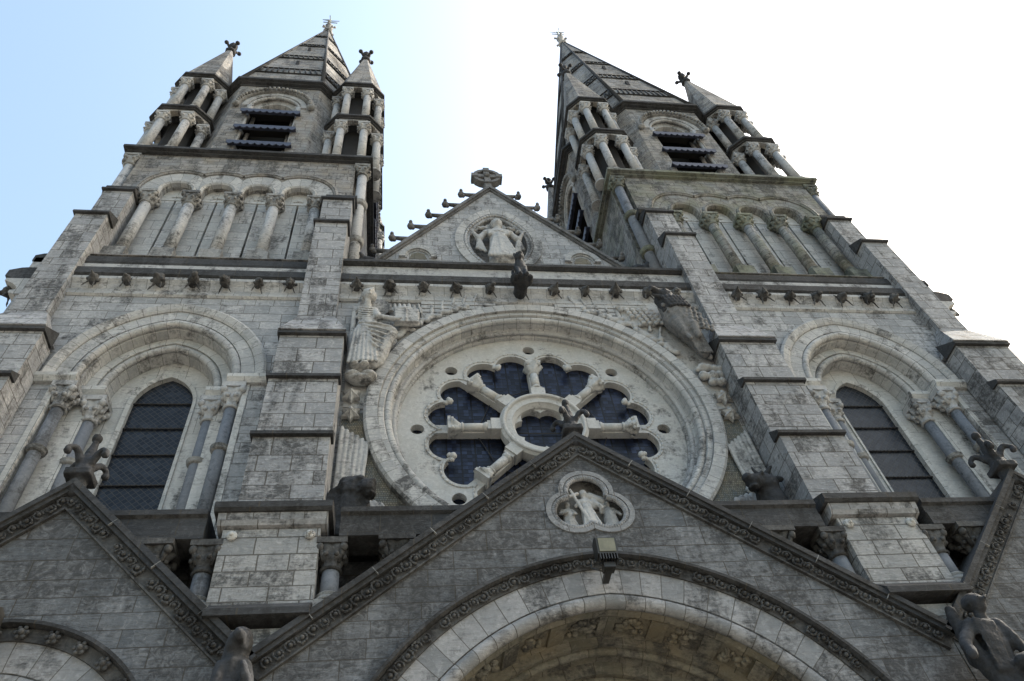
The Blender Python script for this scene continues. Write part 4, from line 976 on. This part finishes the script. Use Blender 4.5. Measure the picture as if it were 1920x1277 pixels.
o = sculpt_put('carved_relief', robed(.38, y, TZ-.50, .68, 0, w=1.35)+arms(.38, y, TZ-.50, .68, ((-.24, .80, -.15), (.26, .50, -.12))), M_cap, None, (.46, -1.1, TZ-.6), voxel=.014, rough=.007); tag(o, 'robed figure with one raised hand right of the cross bearer in the trefoil', 'relief figure', 'figures inside the trefoil')
# leafy gable finials
def gfin(parent, x, y, z, s=1.):
    B = [('b', (x-.24*s, x+.24*s, y-.24*s, y+.24*s, z-.05*s, z+.10*s)), ('c', (x, y, z+.05*s), (x, y, z+.70*s), .21*s, .10*s), ('e', (x, y, z+1.04*s), (.10*s, .10*s, .12*s)), ('c', (x, y, z+.6*s), (x, y, z+1.0*s), .10*s, .06*s), ('c', (x, y, z-.3*s), (x, y, z), .17*s, .15*s)]
    for q in range(4):
        a = PI/4+PI/2*q+.2; d = (math.cos(a), math.sin(a)); last = (x+.08*s*d[0], y+.08*s*d[1], z+.25*s)
        for k in range(1, 7):
            t = k/6; rr = .12+.36*t; zz = .30+.28*math.sin(t*PI*.80)-.04*t; p = (x+rr*s*d[0], y+rr*s*d[1], z+zz*s); B.append(('c', last, p, .085*s*(1-.35*t), .08*s*(1-.35*t))); last = p
        B.append(('e', (last[0]-.02*d[0], last[1]-.02*d[1], last[2]-.04*s), (.075*s,)*3))
    me = sculpt('leaf_finial', B, M_beast, .022*s, .012, 1, 9); me.transform(Matrix.Translation((-x, -y, -z))); return inst(me, 'leaf_finial', parent, (x, y, z))
gfin(CP, 0, -1.40, 11.86, .80); gfin(SPs[0], -8.45, -1.40, 10.82, .88); gfin(SPs[1], 8.45, -1.40, 10.82, .88)
# ============================================================ SCULPTURES (each a thing)
# gargoyle on the cornice
x, y = -.12, -.75
B = [('e', (x, y+.1, 18.45), (.36, .35, .32)), ('c', (x, y+.05, 18.5), (x, y-.15, 19.2), .27, .21), ('e', (x, y-.28, 19.48), (.20, .22, .22)), ('e', (x, y-.48, 19.42), (.12, .14, .10)),
     ('c', (x-.14, y-.2, 19.62), (x-.18, y-.22, 19.78), .06, .04), ('c', (x+.14, y-.2, 19.62), (x+.18, y-.22, 19.78), .06, .04), ('e', (x-.09, y-.44, 19.55), (.055, .05, .05)), ('e', (x+.09, y-.44, 19.55), (.055, .05, .05)),
     ('c', (x, y-.5, 19.3), (x, y-.42, 19.28), .08, .08)]
for s_ in (-1, 1):
    B += [('c', (x+s_*.17, y-.12, 19.05), (x+s_*.13, y-.38, 18.30), .10, .07), ('e', (x+s_*.13, y-.44, 18.22), (.085, .12, .06)), ('e', (x+s_*.30, y+.05, 18.45), (.15, .28, .22)), ('e', (x+s_*.30, y-.26, 18.22), (.09, .14, .07)), ('c', (x+s_*.26, y+.2, 19.2), (x+s_*.32, y+.15, 18.5), .06, .1)]
B += [('c', (x, y, 18.45), (x, .0, 18.45), .26, .26)]
def gz(p): return (x+(p[0]-x)*.66, -.10+(p[1])*.62, 18.28+(p[2]-18.2)*.78)
B = [(b[0], gz(b[1]), tuple(v*.70 for v in b[2]), *b[3:]) if b[0] == 'e' else (b[0], gz(b[1]), gz(b[2]), b[3]*.70, b[4]*.70) for b in B]
o = sculpt_put('gargoyle', B, M_beast, None, (x, -.3, 18.1), voxel=.022, rough=.014, smooth=1); tag(o, 'black seated beast gargoyle jutting from the cornice above the rose window', 'gargoyle')
# christ in the mandorla
bx, by, bz, H = .02, GY+.02, 22.85, 2.85
B = robed(bx, by, bz, H*.97, 0, w=.95, folds=9)
B += [('c', (bx+f*.10*H, by-.05*H, bz+.42*H), (bx+f*.15*H, by-.13*H, bz+.02*H), .012*H, .022*H) for f in (-1, -.72, -.44, -.15, .15, .44, .72, 1)]
B += [('c', (bx-.16*H, by-.06, bz+.72*H), (bx-.02, by-.16, bz+.66*H), .04*H, .045*H), ('c', (bx+.16*H, by-.06, bz+.72*H), (bx+.02, by-.16, bz+.66*H), .04*H, .045*H), ('b', (bx-.13*H, bx+.13*H, by-.24, by-.1, bz+.60*H, bz+.72*H))]
for s_ in (-1, 1):
    B += [('c', (bx+s_*.14*H, by, bz+.76*H), (bx+s_*.24*H, by-.02, bz+.58*H), .04*H, .045*H), ('c', (bx+s_*.24*H, by-.02, bz+.58*H), (bx+s_*.30*H, by-.08, bz+.70*H), .035*H, .022*H)]
    B += [('c', (bx+s_*.24*H, by-.02, bz+.56*H), (bx+s_*(.18+.05*k)*H, by-.03, bz+(.30+.03*k)*H), .03*H, .02*H) for k in range(3)]
    for q in range(4): B.append(('c', (bx+s_*.30*H, by-.08, bz+.70*H), (bx+s_*(.29+.02*q)*H, by-.1, bz+.76*H), .008*H, .006*H))
    B += [('e', (bx+s_*(.16+.055*k)*H, by+.08, bz+(.92-.028*k*k*.7)*H), (.045*H, .03*H, .03*H)) for k in range(4)]
o = sculpt_put('robed_statue', B, M_relief, None, (bx, GY, bz), voxel=.028, rough=.012); tag(o, 'robed haloed figure with open hands standing in the pointed oval of the gable', 'statue')
m = MB(); p_ = circ(bx, bz+.93*H, .40, 28); m.prism(p_, 'y', GY+.12, GY+.16); h_ = put('halo', m, M_relief, o)
OFF[0] = .13
# angel relief, upper left of the rose
def folds(p0s, p1s, r0, r1): return [('c', a, b, r0, r1) for a, b in zip(p0s, p1s)]
x, y = -4.05, -.16
B = [('e', (x-.02, y-.25, 17.98), (.15, .17, .19)), ('e', (x-.04, y-.16, 18.04), (.21, .19, .20)), ('e', (x+.0, y-.42, 17.95), (.03, .045, .05)), ('c', (x-.06, y-.2, 17.80), (x-.05, y-.1, 17.6), .08, .10), ('c', (x-.20, y-.1, 18.0), (x-.24, y-.05, 17.55), .08, .09),
     ('e', (x-.04, y-.02, 17.35), (.27, .20, .32)), ('e', (x-.02, y-.05, 16.85), (.29, .24, .34)), ('c', (x-.05, y-.08, 16.70), (x+.56, y-.16, 16.52), .23, .16), ('c', (x+.56, y-.14, 16.50), (x+.26, y-.08, 15.55), .15, .17),
     ('c', (x-.10, y-.08, 16.6), (x-.15, y-.06, 15.40), .26, .27), ('c', (x+.12, y-.12, 17.45), (x+.22, y-.24, 17.05), .11, .10), ('c', (x+.22, y-.24, 17.05), (x+.62, y-.26, 16.95), .085, .06), ('c', (x-.38, y+.02, 17.7), (x-.40, y+.02, 15.2), .065, .065),
     ('e', (x+.70, y-.27, 16.94), (.09, .05, .05)), ('e', (x+.08, y-.06, 16.15), (.40, .20, .55)), ('e', (x+.02, y-.08, 15.6), (.42, .20, .35)), ('c', (x-.14, y-.3, 18.08), (x+.06, y-.34, 18.12), .05, .05), ('e', (x-.07, y-.39, 18.02), (.025, .02, .02)), ('e', (x+.07, y-.39, 18.02), (.025, .02, .02)), ('e', (x+.0, y-.385, 17.86), (.05, .03, .02))]
for k in range(7):                                            # long skirt folds fanning from the lap
    f = k/6; B.append(('c', (x-.30+.44*f, y-.27-.04*math.sin(PI*f), 16.50-.10*f), (x-.38+.62*f, y-.30-.05*math.sin(PI*f), 15.22+.05*f), .022, .045))
for k in range(6):                                            # sweeping folds over the knees
    f = k/5; px = [(x-.22+.03*k, y-.27, 16.78-.10*k), (x+.14, y-.36, 16.66-.16*k), (x+.56-.05*k, y-.33, 16.56-.17*k)]
    B += [('c', px[0], px[1], .025, .032), ('c', px[1], px[2], .032, .022)]
for k in range(6): B += [('c', (x-.26, y-.20, 17.50-.09*k), (x-.02, y-.28, 17.36-.09*k), .02, .026), ('c', (x-.02, y-.28, 17.36-.09*k), (x+.20, y-.21, 17.44-.08*k), .026, .02)]
for k in range(4): B.append(('c', (x+.68, y-.30, 16.97), (x+.82, y-.32, 17.00-.035*k), .02, .015))
B += [('e', (x-.1, y+.02, 15.10), (.36, .2, .07)), ('e', (x-.02, y-.28, 15.14), (.12, .16, .06)), ('e', (x-.24, y-.28, 15.14), (.10, .16, .06)), ('e', (x-.28, y-.08, 14.99), (.2, .2, .09)), ('e', (x+.08, y-.08, 14.99), (.2, .2, .09)), ('e', (x-.1, y-.05, 14.90), (.3, .2, .08))]
st = sculpt_put('seated_angel', B, M_relief, None, (x, 0, 15.0), voxel=.019, rough=.008, smooth=1); tag(st, 'seated draped winged figure reading beside the upper left of the rose window', 'statue', 'four creature reliefs around the rose window')
m = MB(); m.prism(circ(x+.16, 17.82, .36, 28), 'y', -.14, -.04); put('halo', m, M_relief, st)
B = [('b', (x+.62, x+1.22, -.34, -.20, 16.98, 17.50)), ('c', (x+.90, -.35, 17.0), (x+.90, -.35, 17.5), .02, .02), ('b', (x+.60, x+1.24, -.24, -.18, 16.95, 17.53)), ('e', (x+.85, -.12, 17.76), (.26, .1, .10))]
B += [('c', (x+.5+.12*k, -.14, 17.95-.02*(k % 2)), (x+.50+.13*k, -.15, 17.60), .045, .03) for k in range(7)]
B += [('e', (x+.52+.15*k, -.16, 17.62+.03*(k % 2)), (.06, .07, .05)) for k in range(5)]
o = sculpt_put('open_book', B, M_relief, st, (x+1, -.2, 17.0), voxel=.02, rough=.006, smooth=1)
# eagle, upper right
x, y = 3.86, -.34
HB = [('e', (x-.20, y-.22, 17.90), (.27, .29, .26)), ('e', (x-.30, y-.30, 18.02), (.17, .16, .10)), ('c', (x-.34, y-.34, 17.98), (x-.60, y-.50, 17.98), .13, .07), ('c', (x-.60, y-.50, 17.98), (x-.68, y-.50, 17.84), .06, .025), ('c', (x-.34, y-.34, 17.78), (x-.58, y-.42, 17.78), .08, .035),
     ('e', (x-.22, y-.47, 17.96), (.055, .05, .05)), ('c', (x-.20, y-.2, 17.85), (x-.06, y-.14, 17.45), .24, .30)]
for r_ in range(4):
    for k in range(6): HB.append(('c', (x-.34+.10*k+.03*r_, y-.42-.03*math.sin(PI*k/5)+.01*r_, 17.74-.10*r_), (x-.34+.10*k+.05*r_, y-.43-.03*math.sin(PI*k/5)+.01*r_, 17.66-.10*r_), .035, .045))
B = [('c', (x-.14, y-.14, 17.8), (x+.02, y-.05, 17.25), .27, .36), ('c', (x+.02, y-.02, 17.25), (x+.22, y, 16.7), .38, .32), ('c', (x+.22, y, 16.7), (x+.44, y+.1, 16.0), .27, .15),
     ('c', (x-.12, y-.16, 16.95), (x+.0, y-.18, 16.45), .17, .10), ('c', (x+.0, y-.18, 16.45), (x+.05, y-.22, 16.2), .07, .05), ('c', (x+.25, y-.22, 16.75), (x+.28, y-.22, 16.3), .15, .09)]
for r_ in range(9):
    for k in range(6): B.append(('e', (x-.34+.135*k+.05*r_+.065*(r_ % 2), y-.27-.10*math.sin(PI*(k+.5)/6)+.012*r_, 17.50-.115*r_), (.066, .055, .075)))
for k in range(6): B.append(('c', (x+.05+.07*k, y-.18, 16.45), (x+.22+.07*k, y-.02, 15.88), .035, .025))
eg = sculpt_put('eagle_statue', B, M_grey, None, (x, 0, 16.0), voxel=.02, rough=.008, smooth=1); tag(eg, 'dark scaly eagle with hooked beak beside the upper right of the rose window', 'statue', 'four creature reliefs around the rose window')
sculpt_put('head', HB, M_beast, eg, (x-.2, y-.2, 17.8), voxel=.02, rough=.01, smooth=1)
B = [('b', (x-1.3, x-.45, -.06, -.02, 17.35, 18.0))]
for r_ in range(5):
    for k in range(6-r_//2): B.append(('e', (x-1.30+.17*k+.13*r_+.08*(r_ % 2), -.12, 17.95-.14*r_), (.075, .06, .07)))
B += [('c', (x-1.38, -.12, 18.06), (x-.55, -.12, 18.04), .06, .06)]
sculpt_put('wing', B, M_relief, eg, (x-.8, -.1, 17.8), voxel=.02, rough=.006, smooth=1)
B = [('c', (x+.22, -.10, 18.0), (x+.62, -.10, 16.0), .12, .07), ('c', (x+.32, -.04, 17.3), (x+.50, -.04, 16.2), .16, .10)]
for r_ in range(5):
    for k in range(4): B.append(('e', (x+.10+.12*k+.03*r_, -.13, 17.40-.14*r_), (.062, .05, .07)))
sculpt_put('wing', B, M_relief, eg, (x+.3, -.1, 17.0), voxel=.02, rough=.006, smooth=1)
m = MB(); m.prism(circ(x-.18, 17.85, .46, 28), 'y', -.14, -.04); put('halo', m, M_relief, eg)
x = 3.98
B = [('e', (x+.28+.14*k, -.12, 15.55-.03*k), (.12, .12, .10)) for k in range(-1, 3)]+[('e', (x+.08, -.12, 15.25), (.13, .13, .13)), ('e', (x+.30, -.15, 15.22), (.14, .14, .14)), ('e', (x+.50, -.12, 15.28), (.12, .12, .12)), ('e', (x+.25, -.12, 15.02), (.12, .12, .10)), ('e', (x+.47, -.15, 15.0), (.13, .13, .11)), ('c', (x+.0, -.1, 15.5), (x+.5, -.1, 15.52), .07, .07)]
sculpt_put('cloud_base', B, M_relief, eg, (x+.3, -.1, 15.2), voxel=.024, rough=.01)
for s_ in (-1, 1):                           # clouds and drapery carved in low relief along the ring
    rr_ = random.Random(11+s_); B = []
    for k in range(26):
        a = R(31+k*1.5); d = rr_.uniform(4.16, 4.36); x_, z_ = s_*d*math.cos(a), ROSE_Z+d*math.sin(a)
        if abs(x_) > 4.45: continue
        B.append(('e', (x_, -.06, z_), (rr_.uniform(.08, .15), .07, rr_.uniform(.07, .13))))
    for k in range(9):
        a = R(40+k*4); d = 4.45; B.append(('c', (s_*d*math.cos(a), -.05, ROSE_Z+d*math.sin(a)), (s_*(d+.35)*math.cos(a+.05), -.05, ROSE_Z+(d+.3)*math.sin(a+.05)), .05, .035))
    sculpt_put('cloud_carving', B, M_relief, CF, (s_*3.6, 0, 16.4), voxel=.024, rough=.012, smooth=1)
# stars
for s_ in (-1, 1):
    for i, z in enumerate((14.52, 13.93)):
        x = s_*(4.33-.02*i); m = MB(); R1, R2 = .225, .125; p = [(x+(R1 if q % 2 == 0 else R2)*math.cos(PI/2+PI/6*q), z+(R1 if q % 2 == 0 else R2)*math.sin(PI/2+PI/6*q)) for q in range(12)]
        kk = m.add([(a, -.02, b) for a, b in p]+[(a, -.12, b) for a, b in p]+[(x, -.26, z)])
        for q in range(12): j = (q+1) % 12; m.face([kk+q, kk+j, kk+12+j, kk+12+q]); m.face([kk+12+q, kk+12+j, kk+24])
        m.face(range(kk, kk+12)); o = put('carved_star', m, M_relief, None, at=(x, 0, z))
        tag(o, ('upper' if i == 0 else 'lower')+' six-pointed stone star on the '+('left' if s_ < 0 else 'right')+' of the rose ring', 'stone star', 'stone stars beside the rose window')
# winged lion, lower left and winged bull, lower right
def wingsheet(x0, z0, sg, h, mat, parent, n=6, lean=.0, w=.10):
    B = []
    for k in range(n): B.append(('c', (x0+sg*k*w, -.08-.01*(k % 2), z0), (x0+sg*(k*w*1.15+lean), -.08, z0+h*(1-.05*k)), w*.55, w*.5))
    B += [('e', (x0+sg*(n*w*.55), -.1, z0-.05), (n*w*.6, .09, .16))]
    return sculpt_put('wing', B, mat, parent, (x0, -.1, z0), voxel=.024, rough=.006, smooth=1)
x, y, z = -4.10, -.42, 11.35
B = [('e', (x, y, z+.05), (.34, .36, .30)), ('e', (x+.26, y-.22, z-.02), (.17, .22, .15)), ('e', (x+.36, y-.30, z+.08), (.08, .09, .06)), ('e', (x+.14, y-.30, z+.16), (.10, .07, .07)), ('e', (x+.33, y-.22, z-.18), (.10, .14, .05)),
     ('e', (x-.18, y-.15, z+.22), (.09, .07, .10)), ('e', (x+.08, y+.05, z+.3), (.12, .12, .08)), ('c', (x-.05, y+.1, z-.1), (x-.05, y+.2, z-.8), .36, .42), ('e', (x-.1, -.3, z-.9), (.40, .35, .25)), ('c', (x+.2, y, z-.7), (x+.5, y-.1, z-1.0), .16, .12)]
for k in range(16): a = PI*.55+k*.17*2; B.append(('c', (x-.05+.26*math.cos(a), y-.1, z-.05+.2*math.sin(a)), (x-.1+.40*math.cos(a), y-.16, z-.25+.36*math.sin(a)), .055, .03))
ln = sculpt_put('lion_statue', B, M_beast, None, (x, 0, 10.3), voxel=.028, rough=.03, freq=9); tag(ln, 'dark maned lion head and shoulders beside the lower left of the rose window', 'statue', 'four creature reliefs around the rose window')
wingsheet(-4.48, 11.75, 1, 1.75, M_relief, ln, 6, .02, .095); wingsheet(-3.78, 10.7, 1, .95, M_relief, ln, 6, -.45, .11)
x, y, z = 4.12, -.42, 11.45
B = [('e', (x, y, z), (.27, .30, .25)), ('e', (x-.30, y-.16, z-.02), (.20, .19, .17)), ('e', (x-.46, y-.22, z+.04), (.11, .13, .10)), ('e', (x-.40, y-.20, z-.20), (.12, .12, .05)), ('c', (x+.02, y-.08, z+.20), (x+.22, y-.14, z+.42), .07, .03), ('c', (x-.10, y-.08, z+.2), (x-.20, y-.12, z+.40), .06, .03),
     ('e', (x+.26, y-.1, z+.1), (.14, .06, .07)), ('e', (x-.14, y-.26, z+.12), (.05, .05, .04)), ('c', (x+.02, y+.05, z-.1), (x+.10, y+.2, z-.85), .27, .36), ('e', (x+.1, -.3, z-1.0), (.40, .32, .22)), ('c', (x-.1, y, z-.75), (x-.5, y-.05, z-1.05), .14, .12)]
bl = sculpt_put('bull_statue', B, M_beast, None, (x, 0, 10.3), voxel=.028, rough=.016); tag(bl, 'dark horned bull head with open mouth beside the lower right of the rose window', 'statue', 'four creature reliefs around the rose window')
wingsheet(4.48, 11.7, -1, 1.65, M_relief, bl, 6, .02, .095); wingsheet(3.80, 10.7, -1, .95, M_relief, bl, 6, -.40, .11)
OFF[0] = 0.
# valley figures
x, y, z = -5.30, -1.95, 6.45
B = [('c', (x, y+.1, z-.5), (x, y, z+.65), .26, .20), ('e', (x+.02, y-.08, z+.92), (.17, .19, .20)), ('e', (x+.05, y-.30, z+.90), (.09, .12, .09)), ('c', (x+.02, y-.02, z+1.05), (x-.03, y+.05, z+1.16), .14, .08), ('c', (x+.14, y-.1, z+.6), (x+.28, y-.26, z+.15), .09, .07), ('c', (x+.28, y-.26, z+.15), (x+.16, y-.34, z+.50), .06, .05),
     ('c', (x-.15, y-.1, z+.6), (x-.20, y-.2, z+.05), .09, .08), ('e', (x+.10, y-.12, z+1.0), (.06, .1, .06)), ('e', (x, y, z-.3), (.32, .32, .35)), ('c', (x+.30, y-.1, z+.15), (x+.42, y-.1, z-.4), .10, .12), ('c', (x-.10, y+.15, z+1.0), (x-.12, y+.2, z+.2), .12, .16)]
B += [('c', (x-.2+.1*k, y-.22, z+.3), (x-.22+.11*k, y-.26, z-.4), .03, .05) for k in range(5)]
o = sculpt_put('valley_beast', B, M_beast, None, (x, -1.6, z-.4), voxel=.026, rough=.02); tag(o, 'crouching hooded beast figure in the valley left of the central portal', 'statue')
x, y, z = 5.35, -1.95, 6.55
B = [('c', (x, y+.1, z-.4), (x+.02, y, z+.55), .24, .22), ('e', (x+.06, y-.14, z+.96), (.125, .15, .16)), ('e', (x+.05, y-.06, z+1.02), (.15, .15, .14)), ('e', (x+.10, y-.31, z+.96), (.025, .03, .035)), ('c', (x+.05, y-.1, z+.85), (x+.03, y-.05, z+.7), .08, .10),
     ('c', (x-.18, y-.05, z+.68), (x-.52, y-.15, z+.35), .11, .09), ('c', (x-.52, y-.15, z+.35), (x-.60, y-.25, z+.12), .08, .07), ('c', (x+.2, y-.08, z+.65), (x+.32, y-.2, z+.1), .10, .08), ('c', (x+.32, y-.2, z+.1), (x+.30, y-.34, z-.25), .07, .06),
     ('e', (x+.12, y-.28, z-.05), (.18, .14, .14)), ('e', (x+.30, y-.3, z-.42), (.24, .18, .16)), ('e', (x+.10, y-.3, z-.5), (.14, .14, .12)), ('c', (x-.35, y, z+.4), (x-.18, y-.1, z-.9), .13, .10), ('c', (x-.25, y, z+.1), (x+.0, y-.1, z-.95), .12, .09), ('c', (x-.1, y-.1, z+.1), (x+.1, y-.15, z-.9), .10, .08)]
B += [('c', (x-.30+.07*k, y-.14, z+.1), (x-.12+.08*k, y-.2, z-.85), .025, .03) for k in range(5)]
B += [('c', (x-.2+.07*k, y-.20, z+.72-.02*k), (x-.30+.05*k, y-.20, z-.1), .022, .028) for k in range(5)]+[('e', (x+.05+.12*math.cos(k*.7), y-.14, z+1.01+.09*math.sin(k*.7)), (.045, .045, .045)) for k in range(9)]+[('e', (x+.02, y-.30, z+1.0), (.025, .02, .02)), ('e', (x+.14, y-.30, z+1.0), (.025, .02, .02)), ('c', (x-.24, y+.1, z+1.0), (x-.30, y+.1, z+.2), .08, .12)]
B += [('e', (x+.24+.1*math.cos(k), y-.42, z-.42+.1*math.sin(k)), (.06, .05, .06)) for k in range(6)]
o = sculpt_put('valley_figure_group', B, M_beast, None, (x, -1.6, z-.4), voxel=.026, rough=.018); tag(o, 'cloaked bending figure with long hanging drapery in the valley right of the central portal', 'statue')
for s_ in (-1, 1):                           # beasts at the feet of the central gable
    x, y, z = s_*4.30, 1.35, 21.9
    B = [('e', (x, y, z), (.34, .35, .22)), ('e', (x+s_*.28, y-.25, z+.05), (.18, .2, .16)), ('c', (x-.2, y-.2, z), (x-.2, y-.3, z-.3), .1, .09), ('c', (x+.2, y-.2, z), (x+.2, y-.3, z-.3), .1, .09), ('e', (x-s_*.2, y+.1, z+.15), (.2, .2, .14)), ('c', (x, y, z-.2), (x, y+.5, z-2.6), .3, .3)]
    o = sculpt_put('gable_beast', B, M_beast, None, (x, y, z-2.5), voxel=.035, rough=.03); tag(o, 'crouching stone beast at the '+('left' if s_ < 0 else 'right')+' foot of the crocketed gable', 'statue', 'beasts at the gable feet')
# floodlights
def flood(x, y, z, label, turn=0):
    T = thing('floodlight', label, 'floodlight', (x, y, z), 'floodlights above the portal arches')
    m = MB(); m.prism([(-.16, .04), (-.20, .36), (-.06, .44), (.10, .40), (.12, .08), (0, -.02)], 'x', -.19, .19); m.v = [(a*.85+x, b*.85+y, c*.85+z) for a, b, c in m.v]; put('housing', m, M_lamp, T)
    m = MB(); 
    for k in range(7): m.box(x-.145+k*.044, x-.13+k*.044, y-.16, y+.0, z-.08, z+.02)
    put('cooling_fins', m, M_lamp, T)
    m = MB(); n_ = Vector((0, -.99, .125)).normalized(); kk = m.add([(x+a*.85, y+b*.85, z+c*.85) for a, b, c in [(-.155, -.178, .075), (.155, -.178, .075), (.155, -.212, .335), (-.155, -.212, .335), (-.155, -.16, .075), (.155, -.16, .075), (.155, -.19, .335), (-.155, -.19, .335)]])
    for q in ((0, 1, 2, 3), (4, 5, 6, 7), (0, 1, 5, 4), (1, 2, 6, 5), (2, 3, 7, 6), (3, 0, 4, 7)): m.face([kk+i for i in q])
    put('lens', m, M_lens, T)
    m = MB(); m.box(x-.09, x+.09, y-.08, y+.10, z-.17, z-.085); m.box(x-.05, x+.05, y, y+.35, z-.18, z-.12); m.tube((x-.1, y+.0, z-.2), (x-.26, y+.05, z-.1), .012, .012, 5); m.tube((x-.26, y+.05, z-.1), (x-.2, y+.15, z+.1), .012, .012, 5); put('bracket', m, M_lamp, T)
flood(-.05, -1.82, 8.66, 'black box floodlight with yellowish lens over the crown of the central portal arch')
flood(-8.62, -1.82, 7.76, 'black box floodlight at the left picture edge over the side portal arch')
bake_carvings()
# ------------------------------------------------------------ scale everything from design units to metres
seen = set()
for o in sc.objects:
    if o.type == 'MESH':
        if o.data.name not in seen: seen.add(o.data.name); o.data.transform(Matrix.Scale(S, 4))
    if o.type in ('MESH', 'EMPTY'): o.location = o.location*S
